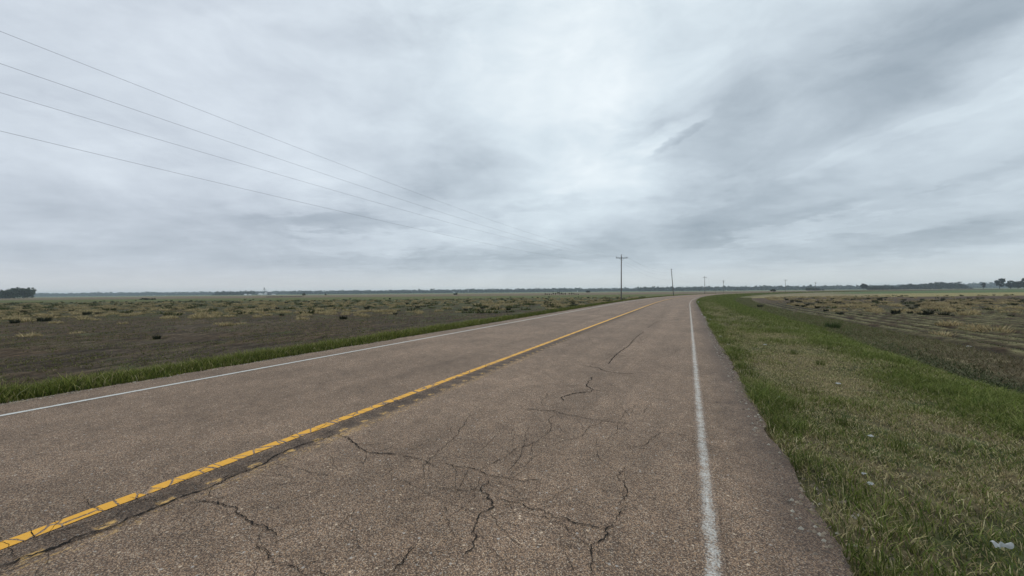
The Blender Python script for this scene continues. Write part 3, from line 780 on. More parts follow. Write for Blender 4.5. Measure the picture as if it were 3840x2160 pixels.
def low_weeds():
    acc = Acc()
    # left field: sparse low weeds, thicker with distance
    for y0, y1, n, s in ((8, 20, 30000, 1.1), (20, 42, 24000, 1.8), (42, 85, 14000, 3.0), (85, 200, 9000, 5)):
        y = rng.uniform(y0, y1, n); x = rng.uniform(-1.4, 0.5, n) * y; t, a = inv(x, y)
        f = fbm(x * 0.35 / s ** .5, y * 0.7 / s ** .5, 61); f2 = fbm(t * 0.12, a * 0.6, 62)
        k = (a > 10.8) & (f + 0.35 * (f2 - .5) + 0.10 * (y0 > 15) > 0.46) & in_view(x, y)
        x, y = x[k], y[k]; n = len(x); z = height(x, y)
        c = np.array((0.135, 0.14, 0.05)) * rng.uniform(0.55, 1.25, (n, 1))
        br = rng.random(n) < 0.30; c = np.where(br[:, None], np.array((0.20, 0.165, 0.10)) * rng.uniform(0.7, 1.2, (n, 1)), c)
        acc.add(blades(x, y, z, rng.uniform(0.03, 0.09, n) * min(s, 3) ** 0.2, rng.uniform(0.014, 0.035, n) * s, c, lean=0.7, seg=1))
    # right field: seedlings in the drilled rows
    for y0, y1, s in ((2, 30, 1.0), (30, 75, 2.2)):
        n = 20000
        y = rng.uniform(y0, y1, n); x = rng.uniform(0.25, 1.45, n) * y; t, a = inv(x, y)
        a = np.round(a / 1.12) * 1.12 + rng.normal(0, 0.09, n); x, y = P(t, a)
        f = fbm(x * 0.3, y * 0.3, 63)
        k = (a < -9.3) & (f > 0.34) & in_view(x, y); x, y = x[k], y[k]; n = len(x); z = height(x, y)
        c = np.array((0.11, 0.13, 0.052)) * rng.uniform(0.55, 1.25, (n, 1))
        br = rng.random(n) < 0.33; c = np.where(br[:, None], np.array((0.22, 0.18, 0.11)) * rng.uniform(0.7, 1.2, (n, 1)), c)
        acc.add(blades(x, y, z, rng.uniform(0.03, 0.07, n) * s ** .3, rng.uniform(0.014, 0.03, n) * s, c, lean=0.9, seg=1))
    # ditch and dry band behind the right verge
    for t0, t1, n, s in ((-5, 14, 42000, 1.0), (14, 40, 26000, 1.9), (40, 120, 22000, 4)):
        x, y, t, a = scatter(t0, t1, -9.4, -6.0, n); n = len(x); z = height(x, y, t, a)
        dk = sst(a + 1.0 * (fbm(x * .5, y * .5, 65) - .5), -8.1, -7.3) * (1 - 0.8 * sst(t, 12, 24))
        c = np.where((rng.random(n) < dk)[:, None], np.array((0.060, 0.075, 0.032)), np.where((rng.random(n) < .25)[:, None], np.array((0.11, 0.11, 0.055)), np.array((0.19, 0.155, 0.095)) * (1 - 0.35 * sst(t, 14, 28)[:, None]))) * rng.uniform(0.55, 1.25, (n, 1))
        gr = (rng.random(n) < 0.55)[:, None] * sst(t, 14, 30)[:, None]; c = c * (1 - gr) + gr * np.array((0.125, 0.145, 0.05)) * rng.uniform(.7, 1.3, (n, 1)); c = c * (1 + 0.7 * sst(t, 14, 30)[:, None] * (gr < .5))
        acc.add(blades(x, y, z, rng.uniform(0.04, 0.13, n), rng.uniform(0.010, 0.02, n) * s, c, lean=0.9, seg=1))
    o = acc.build('field_weeds', M_GRASS)
    tag(o, 'low weeds and seedlings sprinkled over the bare brown fields', 'weeds', kind='stuff')
low_weeds()

# ------------------------------------------------------------------ clumps of dry grass and dark scrub in the fields
def tuft_arrays(seed, n, rad, h, w, cols, flat=0.8):
    r = np.random.default_rng(seed)
    th = r.uniform(0, 2 * np.pi, n); q = np.sqrt(r.random(n)) * rad
    x, y = np.cos(th) * q, np.sin(th) * q * 0.8
    hh = h * (1 - flat * (q / rad) ** 2) * r.uniform(0.7, 1.3, n)
    c = np.array(cols)[r.integers(0, len(cols), n)] * r.uniform(0.7, 1.15, (n, 1))
    la = th + r.normal(0, 0.6, n); ln = r.uniform(0.3, 1.5, n); tb = r.uniform(0, np.pi, n); ww = w * r.uniform(0.6, 1.4, n)
    V = np.zeros((n, 3, 3))
    V[:, 0] = np.stack([x - np.cos(tb) * ww / 2, y - np.sin(tb) * ww / 2, np.full(n, -0.03)], 1)
    V[:, 1] = np.stack([x + np.cos(tb) * ww / 2, y + np.sin(tb) * ww / 2, np.full(n, -0.03)], 1)
    V[:, 2] = np.stack([x + np.cos(la) * ln * hh * .8, y + np.sin(la) * ln * hh * .8, hh], 1)
    F = np.arange(n * 3).reshape(n, 3)
    return V.reshape(-1, 3), F, np.repeat(c[:, None, :], 3, 1).reshape(-1, 3)
TC = [(0.56, 0.45, 0.25), (0.46, 0.36, 0.19), (0.66, 0.54, 0.32), (0.30, 0.23, 0.12), (0.20, 0.19, 0.08)]
SC = [(0.030, 0.036, 0.020), (0.022, 0.024, 0.017), (0.045, 0.052, 0.024)]
GSC = [(0.06, 0.09, 0.028), (0.045, 0.065, 0.022), (0.085, 0.12, 0.04)]
TUFT = [tuft_arrays(100 + i, 230, 0.50, 0.27, 0.036, TC, 0.75) for i in range(6)]
SCRUB = [tuft_arrays(200 + i, 110, 0.30, 0.40, 0.09, SC, 0.6) for i in range(4)]
GREENT = [tuft_arrays(400 + i, 36, 0.50, 0.30, 0.10, [(0.080, 0.095, 0.034), (0.055, 0.065, 0.026), (0.115, 0.125, 0.048)], 0.6) for i in range(4)]
def ground_z0(x, y): return float(height(np.array([x]), np.array([y]))[0])
TUFT_ME = [np_mesh('dry_tuft', *a[:2], M_DRY, a[2]) for a in TUFT]
SCRUB_ME = [np_mesh('dark_scrub', *a[:2], M_LEAF, a[2]) for a in SCRUB]
def join(parts, mats):
    acc = Acc()
    for (V, F, C), (x, y, z, s, r, b) in parts:
        c, s_ = math.cos(r), math.sin(r); W_ = V.copy()
        W_[:, 0] = (V[:, 0] * c - V[:, 1] * s_) * s + x; W_[:, 1] = (V[:, 0] * s_ + V[:, 1] * c) * s + y; W_[:, 2] = V[:, 2] * s * 0.9 + z
        acc.add((W_, F, C * b))
    return acc

def clumps():
    cand = []
    for side, y0, y1, n, u0, u1 in (('l', 21, 118, 2900, -1.38, 0.42), ('r', 27, 112, 2300, 0.55, 1.40)):
        y = y0 + (y1 - y0) * rng.random(n) ** 0.8; x = rng.uniform(u0, u1, n) * y; t, a = inv(x, y)
        f = fbm(x * 0.07, y * 0.16, 71); f2 = fbm(x * 0.35, y * 0.5, 72)
        if side == 'l':
            dens = (sst(y, 26, 40) * 0.95 + 0.14) * (1 - 0.45 * sst(y, 60, 100))
            dens *= np.where(x / y > -0.3, 0.5 + 0.8 * sst(y, 52, 75), 1)
            k = (a > 12.5) & (f * 0.30 + f2 * 0.70 > 0.585 - 0.12 * dens) & (rng.random(n) < dens)
        else:
            ang = np.arctan2(x, y)
            near_ = 1 - sst(ang, 0.72, 0.84)
            dens = np.maximum(0.60 * near_ * sst(y, 34, 44), (0.75 * sst(y, 28, 38) * (1 - sst(y, 60, 74)) + 0.05) * (1 - 0.4 * sst(ang, .86, .95)))
            k = (a < -12.5) & (f * 0.35 + f2 * 0.65 > 0.575 - 0.12 * dens) & (rng.random(n) < dens + 0.02)
        for X_, Y_ in zip(x[k], y[k]): cand.append((side, X_, Y_))
    # single clumps that stand out in the photograph
    for px, py in ((290, 1250), (108, 1262), (210, 1212), (460, 1215), (640, 1196), (800, 1190), (1000, 1182), (1240, 1175)): 
        g = G(px, py, -0.55); cand.append(('l', g.x, g.y))
    for px, py in ((3640, 1240), (3660, 1230), (3560, 1225), (3730, 1245), (3530, 1258)):
        g = G(px, py, -0.75); cand.append(('r', g.x, g.y))
    # leafy green weeds between the straw, one mass
    gw = Acc(); n = 1150
    y = 36 + 82 * rng.random(n) ** 0.9; x = rng.uniform(-1.38, 1.38, n) * y; t, a = inv(x, y)
    k = ((a > 12) | ((a < -14) & (rng.random(n) < 0.45))) & (fbm(x * 0.12, y * 0.3, 81) > 0.46)
    parts = []
    for X_, Y_ in zip(x[k], y[k]):
        V, F, C = GREENT[random.randrange(4)]; parts.append(((V, F, C), (X_, Y_, ground_z0(X_, Y_), random.uniform(0.7, 1.7), random.uniform(0, 6.28), random.uniform(0.6, 1.2))))
    o = join(parts, None).build('leafy_weeds', M_LEAF); tag(o, 'dull green leafy weeds growing between the straw clumps in both fields', 'weeds', kind='stuff')
    cand.sort(key=lambda q: math.hypot(q[1], q[2]))
    print('tufts', len(cand))
    rest = []
    for i, (side, x, y) in enumerate(cand):
        z = float(height(np.array([x]), np.array([y]))[0]); s = random.uniform(0.7, 1.5) * (0.9 if side == 'l' else 1.0); r = random.uniform(0, 6.28); m = random.randrange(6)
        if i < 290:
            o = link('dry_tuft', TUFT_ME[m]); o.location = (x, y, z); o.rotation_euler = (0, 0, r); o.scale = (s, s, s * 0.9)
            if side == 'l': tag(o, 'straw coloured clump of dead grass in the field left of the road', 'grass clump', 'straw clumps in the left field')
            else: tag(o, 'straw coloured clump of dead grass in the furrowed field right of the road', 'grass clump', 'straw clumps in the right field')
        else:
            rest.append((TUFT[m], (x, y, z, s, r, random.uniform(0.75, 1.1))))
    o = join(rest, None).build('dry_grass', M_DRY)
    tag(o, 'mass of straw coloured dead grass clumps farther off in the fields', 'dry grass', kind='stuff')
    # dark scrub
    spots = []
    for y0, y1, n, u0, u1, side in ((34, 60, 60, -1.35, 0.45, 'l'), (60, 140, 130, -1.35, 0.45, 'l'), (28, 74, 75, 0.72, 1.38, 'r'), (50, 112, 30, 0.62, 1.3, 'r')):
        for _ in range(n):
            y = random.uniform(y0, y1); x = random.uniform(u0, u1) * y; t, a = inv(x, y)
            if (side == 'l' and a > 13) or (side == 'r' and a < -12): spots.append((side, x, y, random.uniform(0.6, 1.3)))
    for px, py, s in ((588, 1275, 0.6), (2850, 1148, 1.3), (165, 1209, 1.3), (330, 1181, 1.2), (1288, 1200, 1.1), (55, 1217, 1.1), (3150, 1172, 1.0), (3540, 1178, 1.2)):
        side = 'l' if px < 2000 else 'r'; g = G(px, py, -0.6); spots.append((side, g.x, g.y, s))
    for side, x, y, s in spots:
        z = float(height(np.array([x]), np.array([y]))[0])
        o = link('dark_scrub', random.choice(SCRUB_ME)); o.location = (x, y, z); o.rotation_euler = (0, 0, random.uniform(0, 6.28)); s *= 0.72; o.scale = (s * random.uniform(0.85, 1.15), s, s * 1.1)
        if side == 'l': tag(o, 'small blackish weed bush in the field left of the road', 'weed bush', 'blackish weed bushes in the left field')
        else: tag(o, 'small blackish weed bush in the furrowed field right of the road', 'weed bush', 'blackish weed bushes in the right field')
    g = G(3122, 1236, -0.74)
    A = tuft_arrays(301, 320, 0.28, 0.36, 0.035, GSC, 0.55)
    o = link('leafy_shrub', np_mesh('leafy_shrub', A[0], A[1], M_LEAF, A[2]), loc=(g.x, g.y, float(height(np.array([g.x]), np.array([g.y]))[0])))
    tag(o, 'low bright green bush standing alone beside the right field rows, just past the verge', 'bush')
clumps()

# ------------------------------------------------------------------ power poles
def arm_pole(h, rot, arm=2.6, lean=(0, 0), loc=(0, 0, 0), thick=0.15, arm_z=0.62):
    """pole > shaft, crossarm, two braces, three insulators"""
    o = empty('power_pole', loc)
    top = Vector((lean[0], lean[1], h))
    MB().tube([(0, 0, -0.6), (lean[0] * .5, lean[1] * .5, h / 2), top], [thick, thick * .86, thick * .72], 12).build('shaft', M_POLE, o, smooth=True)
    u = Vector((math.cos(rot), math.sin(rot), 0)); v = Vector((-u.y, u.x, 0)); az = h - arm_z
    c = top * (az / h)
    f = -v * (thick + 0.05)
    m = MB(); m.box((0, 0, 0), (arm, 0.11, 0.13)); a = m.build('crossarm', M_ARM, o); a.location = c + f; a.rotation_euler = (0, 0, rot)
    for s in (-1, 1):
        MB().tube([c + f * 1.4 + u * s * arm * 0.23 + Vector((0, 0, -0.07)), c + f * 1.2 + Vector((0, 0, -0.62))], 0.022, 6).build('brace', M_STEEL, o)
    prof = [(0.03, 0), (0.03, 0.09), (0.075, 0.10), (0.085, 0.15), (0.055, 0.17), (0.07, 0.20), (0.05, 0.26), (0.0, 0.27)]
    ip = [c + f + u * arm * 0.47 + Vector((0, 0, 0.065)), c + f - u * arm * 0.47 + Vector((0, 0, 0.065)), top]
    for q in ip: MB().lathe(prof, 10).build('insulator', M_PORC, o, loc=q, smooth=True)
    MB().tube([c + Vector((0, 0, -0.95)) - v * thick * .7, c + Vector((0, 0, -0.95)) - v * (thick + .12)], 0.045, 8).build('clevis', M_STEEL, o)
    return o, [Vector(loc) + q + Vector((0, 0, 0.25)) for q in ip] + [Vector(loc) + c + Vector((0, 0, -0.95)) - v * (thick + .1)]

def post_pole(h, rot, lean, loc, thick=0.16):
    """leaning pole with insulators on stand-off brackets down one side"""
    o = empty('power_pole', loc); top = Vector((lean[0], lean[1], h))
    MB().tube([(0, 0, -0.6), (lean[0] * .5, lean[1] * .5, h / 2), top], [thick, thick * .88, thick * .72], 12).build('shaft', M_POLE, o, smooth=True)
    u = Vector((math.cos(rot), math.sin(rot), 0)); pts = []
    for dz in (0.35, 1.45, 2.65):
        c = top * ((h - dz) / h)
        MB().tube([c, c + u * 0.42 + Vector((0, 0, 0.12))], 0.03, 6).build('bracket', M_STEEL, o)
        e = c + u * 0.42 + Vector((0, 0, 0.1))
        MB().lathe([(0.04, 0), (0.09, 0.05), (0.05, 0.1), (0.09, 0.15), (0.05, 0.2), (0.0, 0.26)], 10).build('insulator', M_PORC, o, loc=e, smooth=True)
        pts.append(Vector(loc) + e + Vector((0, 0, 0.24)))
    c = top * ((h - 3.9) / h); MB().tube([c, c + u * 0.28], 0.04, 6).build('clevis', M_STEEL, o); pts.append(Vector(loc) + c + u * .28)
    return o, pts

def ground_z(x, y): return float(height(np.array([x]), np.array([y]))[0])
PG = 'power poles of the line following the road'
p1 = G(2329.5, 1123.7, -0.5); p1.z = ground_z(p1.x, p1.y)
tp1, ap1 = inv(np.array([p1.x]), np.array([p1.y])); print('P1', p1, tp1, ap1)
H1 = 10.1 * p1.y / 87
o, W1 = arm_pole(H1, R(8), arm=2.65, lean=(0.16, 0), loc=p1)
tag(o, 'tall grey power pole with a crossarm, nearest of the line, left of the road', 'power pole', PG)
def pole_at(px, Y): q = AT(px, Y); q.z = ground_z(q.x, q.y); return q
p2 = pole_at(2526, 152)
o, W2 = post_pole(10.6, R(12), (-0.85, 0), p2); tag(o, 'leaning power pole without crossarm, its insulators stacked down one side', 'power pole', PG)
p3 = pole_at(2643, 228); o, W3 = arm_pole(10.2, R(10), 2.5, loc=p3); tag(o, 'thin far pole with a crossarm, third along the line behind the bend', 'power pole', PG)
p4 = pole_at(2713, 318); o, W4 = arm_pole(10.1, R(10), 2.5, loc=p4); tag(o, 'small pole with double top fitting, fourth along the line above the bend', 'power pole', PG)
m = MB().lathe([(0.0, 0), (0.2, 0.02), (0.22, 0.8), (0.2, 0.9), (0, 0.95)], 12).build('transformer', M_STEEL, o, loc=(0.33, -0.1, 8.0), smooth=True)
p6 = pole_at(2945.5, 312); o, W6 = arm_pole(10.2, R(-5), 2.7, loc=p6); tag(o, 'slim pole with a crossarm standing past the bend, left of the tallest far trees', 'power pole', PG)
p7 = pole_at(3058, 440); o, W7 = arm_pole(10.2, R(-5), 2.7, loc=p7)
MB().lathe([(0.0, 0), (0.24, 0.02), (0.26, 1.1), (0.0, 1.2)], 12).build('transformer', M_STEEL, o, loc=(0.38, -0.1, 7.9), smooth=True)
tag(o, 'far pole with a crossarm and a small transformer can near its top', 'power pole', PG)
for px, Y, h, lb in ((3151, 640, 10.0, 'faint far crossarm pole, leftmost of those just left of the lone round tree'), (3211, 760, 11.5, 'faint far pole with a crossarm just left of the lone round tree'), (3304, 800, 12.0, 'faint far pole with a crossarm right of the lone round tree'),
                     (3194, 900, 10.5, 'faintest far pole, between two others left of the lone round tree')):
    q = pole_at(px, Y); o, _ = arm_pole(h, R(-5), 2.6, loc=q); tag(o, lb, 'power pole', PG)
# short bare posts on the far side of the bend
for px, Y, h, lb in ((2683, 250, 3.6, 'short bare post between two poles above the bend'), (2789, 300, 3.4, 'short pale post in front of the tree line right of the bend'),
                     (1651, 420, 5.6, 'lone dark post in the brown field, left of the road'), (1192, 700, 6.0, 'thin post far out in the field, right of the grain bins')):
    q = pole_at(px, Y); o = MB().tube([(0, 0, -0.3), (0.02, 0, h * .6), (0.0, 0, h)], [0.11, 0.10, 0.08], 8).build('post', M_POLE, loc=q)
    tag(o, lb, 'post')
p0xy = P(-39.0, float(ap1[0])); p0 = Vector((float(p0xy[0]), float(p0xy[1]), 0)); p0.z = ground_z(p0.x, p0.y)

def wire(pts, rad, label):
    o = MB().tube(pts, rad, 6).build('power_wire', M_WIRE, smooth=True)
    tag(o, label, 'wire', 'overhead wires'); return o
# the near span: fitted through where each wire crosses the sky
def span(end, a_start, zs, label, rad):
    te, ae_ = inv(np.array([end.x]), np.array([end.y])); te, ae_ = float(te[0]), float(ae_[0])
    ae_ = (end.x * n0[0] + end.y * n0[1]); te = (end.x * d0[0] + end.y * d0[1])
    k = np.polyfit([zs[0][0], zs[1][0], te], [zs[0][1], zs[1][1], end.z], 2)
    pts = []
    for i in range(73):
        s = -39 + (te + 39) * i / 72; a = a_start + (ae_ - a_start) * i / 72
        pts.append((d0[0] * s + n0[0] * a, d0[1] * s + n0[1] * a, float(np.polyval(k, s))))
    wire(pts, rad, label)
    return Vector(pts[0])
def cross(px, py, end, a_start):
    """where the sight line of a photo point meets the wire's upright plane"""
    ae_ = (end.x * n0[0] + end.y * n0[1]); te = (end.x * d0[0] + end.y * d0[1]); d = ray(px, py)
    ds, da = d.x * d0[0] + d.y * d0[1], d.x * n0[0] + d.y * n0[1]
    g = (ae_ - a_start) / (te + 39)                       # a = a_start + g (s+39)
    k = (a_start + 39 * g) / (da - g * ds)
    return ds * k, EYE + d.z * k
ap = float(ap1[0])
ends0 = []
for end, p_l, p_m, lb in ((W1[2], (0, 117), (1520, 708), 'topmost of the four wires crossing the sky to the near pole'),
                          (W1[0], (0, 238), (1371, 704), 'second wire from the top crossing the sky to the near pole'),
                          (W1[1], (0, 347), (961, 630), 'third wire from the top crossing the sky to the near pole'),
                          (W1[3], (0, 491), (1401, 821), 'lowest of the four wires crossing the sky to the near pole')):
    c1 = cross(*p_l, end, ap); c2 = cross(*p_m, end, ap)
    ends0.append(span(end, ap, [c1, c2], lb, 0.0036))
print('previous pole ends', ends0)
# the pole behind the photographer that carries the near span
zt = max(e.z for e in ends0)
o = empty('power_pole', p0); MB().tube([(0, 0, -0.6), (0, 0, zt - p0.z + 0.4)], [0.17, 0.12], 12).build('shaft', M_POLE, o, smooth=True)
tag(o, 'grey power pole behind the viewpoint that carries the near wires', 'power pole', PG)
def sag(p, q, s, lb, rad=0.007, n=24):
    pts = []
    for i in range(n + 1):
        f = i / n; v = p.lerp(q, f); v.z -= 4 * s * f * (1 - f); pts.append(v)
    wire(pts, rad, lb)
NM = ('upper', 'second', 'third', 'lowest')
for i, (a_, b_) in enumerate(((2, 0), (0, 1), (1, 2), (3, 3))):
    sag(W1[a_], W2[b_], 1.6, NM[i] + ' faint wire between the near pole and the leaning pole', 0.007)
    sag(W2[b_], W3[a_], 1.5, NM[i] + ' faint wire between the leaning pole and the third pole', 0.007)
    sag(W3[a_], W4[a_], 1.6, NM[i] + ' faint wire between the third and fourth poles above the bend', 0.007)

# ------------------------------------------------------------------ trees
def crown_arrays(seed, centre, rad, n_clump, leaves, size, base=(0.05, 0.07, 0.03), hollow=0.55):
    r = np.random.default_rng(seed); V = []; C = []
    # clumps spread over an uneven ellipsoid
    d = r.normal(0, 1, (n_clump, 3)); d /= np.linalg.norm(d, axis=1)[:, None]
    q = r.uniform(hollow, 1.0, n_clump)[:, None]
    cc = np.array(centre) + d * q * np.array(rad)
    crad = np.array(rad).mean() * r.uniform(0.22, 0.42, n_clump)
    for c, s in zip(cc, crad):
        k = leaves; e = r.normal(0, 1, (k, 3)); e /= np.linalg.norm(e, axis=1)[:, None]
        p = c + e * s * r.uniform(0.5, 1.0, (k, 1)) * np.array((1, 1, 0.75))
        u = r.normal(0, 1, (k, 3)); u /= np.linalg.norm(u, axis=1)[:, None]; w = np.cross(u, e); w /= (np.linalg.norm(w, axis=1)[:, None] + 1e-6)
        sz = size * r.uniform(0.6, 1.3, (k, 1))
        V.append(np.stack([p - u * sz, p + u * sz, p + w * sz * 1.3], 1))
        col = np.array(base) * r.uniform(0.75, 1.3) * r.uniform(0.75, 1.25, (k, 1))
        C.append(np.repeat(col[:, None, :], 3, 1))
    V = np.vstack(V).reshape(-1, 3); C = np.vstack(C).reshape(-1, 3)
    return V, np.arange(len(V)).reshape(-1, 3), C

def make_tree(px, Y, h, label, seed, parts, trunk_r=0.35, size=0.45, base=(0.045, 0.06, 0.03), limbs=5, group=None, cat='tree', name='broadleaf_tree'):
    """parts: crown lumps (dx, dz, rx, rz) in fractions of the height"""
    q = pole_at(px, Y); o = empty(name, q); rr = random.Random(seed)
    m = MB(); lean = rr.uniform(-.04, .04) * h
    m.tube([(0, 0, -0.5), (lean * .4, 0, h * .25), (lean, 0, h * .72)], [trunk_r, trunk_r * .8, trunk_r * .25], 8)
    acc = Acc()
    for i, (dx, dz, rx, rz) in enumerate(parts):
        m.tube([(lean * .4, 0, h * (0.20 + 0.25 * rr.random())), (dx * h * .6, rr.uniform(-.1, .1) * h, h * (dz * .8)), (dx * h, 0, h * dz)], [trunk_r * .45, trunk_r * .3, trunk_r * .1], 6)
        acc.add(crown_arrays(seed * 50 + i, (dx * h, rr.uniform(-.05, .05) * h, dz * h), (rx * h, rx * h * .9, rz * h), 26, 26, size, base))
    m.build('trunk', M_BARK, o, smooth=True)
    link('crown', np_mesh('crown', np.vstack(acc.V), np.vstack(acc.F), M_LEAF, np.vstack(acc.C)), o)
    tag(o, label, cat, group)
    return o
RG = 'trees of the far right grove'
DK = (0.026, 0.036, 0.019)
make_tree(3240, 560, 9.6, 'lone round-headed tree on the horizon with sky under its crown edges', 1, [(0, .72, .34, .22), (-.3, .62, .22, .18), (.3, .6, .24, .2), (0, .42, .26, .2), (-.12, .88, .16, .1)], base=DK)
make_tree(3687, 520, 9.0, 'thin ragged tree standing alone left of the far right grove', 2, [(0.05, .8, .16, .1), (.2, .62, .14, .08), (-.18, .66, .13, .08), (.08, .4, .14, .12)], trunk_r=.3, base=DK)
make_tree(3748, 480, 13.6, 'tall dark tree with split trunks at the left end of the right grove', 3, [(-.2, .68, .2, .12), (.1, .84, .24, .13), (.28, .7, .16, .16), (-.1, .45, .14, .14), (.22, .4, .16, .2)], base=DK)
make_tree(3790, 500, 12.0, 'dense rounded dark tree second from the left in the right grove', 4, [(0, .7, .3, .22), (-.25, .45, .22, .2), (.2, .4, .26, .22), (.02, .3, .3, .2)], base=DK)
make_tree(3818, 470, 10.8, 'low spreading dark tree third from the left in the right grove', 5, [(0, .7, .34, .2), (-.3, .5, .25, .2), (.3, .45, .25, .2), (0, .3, .34, .2)], base=DK)
make_tree(3850, 440, 13.2, 'dark tree cut by the right edge of the photo', 6, [(0, .8, .26, .16), (-.25, .6, .2, .14), (.2, .5, .28, .22), (0, .3, .3, .2)], base=DK)
make_tree(3598, 720, 14.0, 'flat-topped tree rising above the right hand end of the long wood', 7, [(0, .9, .20, .045), (-.12, .85, .12, .04), (.05, .55, .2, .2)], trunk_r=.4, base=DK)
make_tree(2899, 300, 2.6, 'squat dark bush tree beside the road beyond the bend', 8, [(0, .6, .5, .35), (.5, .5, .4, .3), (-.5, .45, .3, .2)], trunk_r=.12, size=.2, base=DK, name='small_tree')
make_tree(1139, 330, 2.6, 'small round bush in the brown field right of the grain bins', 9, [(0, .55, .5, .4)], trunk_r=.1, size=.2, base=(.06, .065, .03), name='small_tree')
make_tree(1221, 420, 2.2, 'smaller faint bush in the brown field, right of the round one', 10, [(0, .55, .4, .4)], trunk_r=.1, size=.2, base=(.075, .07, .04), name='small_tree')
make_tree(2203, 560, 3.6, 'dark bush in front of the tree line, left of the nearest power pole', 11, [(0, .5, .7, .4), (.6, .4, .5, .3)], trunk_r=.15, size=.3, base=DK, name='small_tree')
make_tree(1707, 300, 1.7, 'small dark shrub pair in the brown field left of the shrub row', 12, [(-.3, .5, .5, .4), (.5, .45, .5, .4)], trunk_r=.08, size=.15, base=DK, name='small_tree')
# row of narrow saplings in the brown field
sap = np.random.default_rng(5)
xs = [2045, 2052, 2060, 2068, 2075, 2084, 2092, 2098, 2106, 2112, 2120, 2135, 2144, 2152, 2160, 2168]
for i, px in enumerate(xs):
    Y = 205 + sap.uniform(-6, 6); h = sap.uniform(1.2, 2.2) if 4 < i < 12 else sap.uniform(0.8, 1.5)
    q = pole_at(px, Y); o = empty('sapling', q)
    MB().tube([(0, 0, -.1), (0, 0, h * .7)], [0.04, 0.02], 5).build('trunk', M_BARK, o)
    A = crown_arrays(700 + i, (0, 0, h * .58), (h * .26, h * .26, h * .42), 12, 14, 0.11, (0.030, 0.042, 0.022), 0.2)
    link('crown', np_mesh('crown', A[0], A[1], M_LEAF, A[2]), o)
    tag(o, 'narrow dark sapling in the short row in the field left of the nearest power pole', 'sapling', 'row of dark saplings')
# long low hedge of scrub in the left field
def hedge(px0, px1, Y, h, name, label, seed, base=DK, size=.16, step=.55):
    r = np.random.default_rng(seed); a, b = pole_at(px0, Y), pole_at(px1, Y); acc = Acc(); n = max(2, int((b - a).length / step))
    for i in range(n):
        p = a.lerp(b, i / (n - 1)); hh = h * r.uniform(.7, 1.1)
        acc.add(crown_arrays(seed + i, (p.x, p.y + r.uniform(-.4, .4), p.z + hh * .5), (step * 1.2, step, hh * .5), 8, 14, size, base, .1))
    o = acc.build(name, M_LEAF); tag(o, label, 'bush')
hedge(532, 578, 165, .9, 'scrub_bush', 'long low dark bush in the green strip of the left field', 900)
hedge(1000, 1130, 255, .35, 'scrub_bush', 'very low dark scrub line in front of the grain bins', 950, size=.12)

# far woods, each reading as one mass
def wood(px0, px1, Y, h, label, seed, base=(0.045, 0.062, 0.034), depth=40, step=7.0, size=1.1, ends=(1, 1), under=True, prof=None):
    r = np.random.default_rng(seed); a, b = AT(px0, Y), AT(px1, Y); acc = Acc()
    n = max(3, int((b - a).length / step))
    for i in range(n):
        f = i / (n - 1); p = a.lerp(b, f)
        hh = h * (0.72 + 0.42 * float(fbm(np.array([f * n * .16 + seed]), np.array([3.3]), seed)[0]) + r.uniform(-.07, .10))
        if r.random() < .06: hh *= 1.18
        if prof is not None: hh *= float(np.interp(f, *prof))
        for row in range(2):
            yy = p.y + row * depth * .4 + r.uniform(-depth * .15, depth * .15); zz = -0.6
            k = hh * (1 if row else .86)
            rad = step * r.uniform(.75, 1.15)
            acc.add(crown_arrays(seed * 1000 + i * 2 + row, (p.x * yy / p.y + r.uniform(-2, 2), yy, zz + k * .52), (rad, rad, k * .50), 14 if Y > 1000 else 26, 16 if Y > 1000 else 30, size, np.array(base) * r.uniform(.75, 1.2), .35))
        acc.add(crown_arrays(seed * 1000 + 500000 + i, (p.x, p.y - depth * .3, hh * .16 - 0.6), (step * .9, step * .6, hh * .22), 10, 14, size, np.array(base) * .9, .1))
    o = acc.build('wood', M_LEAF); tag(o, label, 'wood', kind='stuff')
wood(-500, 1100, 1750, 17, 'long bluish tree line along the left horizon', 1, step=13, size=1.9)
wood(1100, 2450, 1500, 15.5, 'long bluish tree line along the middle horizon', 2, step=12, size=1.8)
wood(2400, 3300, 1250, 15, 'bluish tree line behind the poles and the bend', 3, step=11, size=1.7)
wood(3300, 4300, 1500, 26, 'pale tall wood on the horizon behind the right grove', 4, step=14, size=2.2, prof=([0, .3, .36, .5, 1], [.6, .7, .95, 1, 1]))
wood(3382, 3612, 760, 12.5, 'dark wood with a rounded left end on the right horizon', 5, base=(0.040, 0.056, 0.030), step=6, size=.9, prof=([0, .04, .12, .2, .45, .6, .9, 1], [.62, .85, .72, .8, 1, 1.08, .95, .6]))
wood(3300, 3368, 700, 8, 'low dark wood right of the lone round tree', 6, base=(0.040, 0.056, 0.030), step=5, size=.8, prof=([0, .5, 1], [.6, 1, .6]))
wood(3030, 3060, 600, 4.6, 'small dark copse right of the far crossarm poles', 10, base=(0.05, 0.065, 0.035), step=4, size=.7)
wood(3255, 3300, 640, 6.5, 'small copse touching the lone round tree', 11, base=(0.05, 0.065, 0.035), step=4, size=.7)
wood(-260, 108, 400, 11.6, 'dark dense wood at the left edge beyond the brown field', 7, base=(0.045, 0.066, 0.030), step=3.6, size=.6, depth=30, prof=([0, .6, .72, .9, 1], [.92, .9, .95, 1.12, 1.1]))
wood(815, 945, 1150, 13.5, 'darker block of wood left of the grain bins', 8, base=(0.042, 0.060, 0.032), step=8, size=1.2)

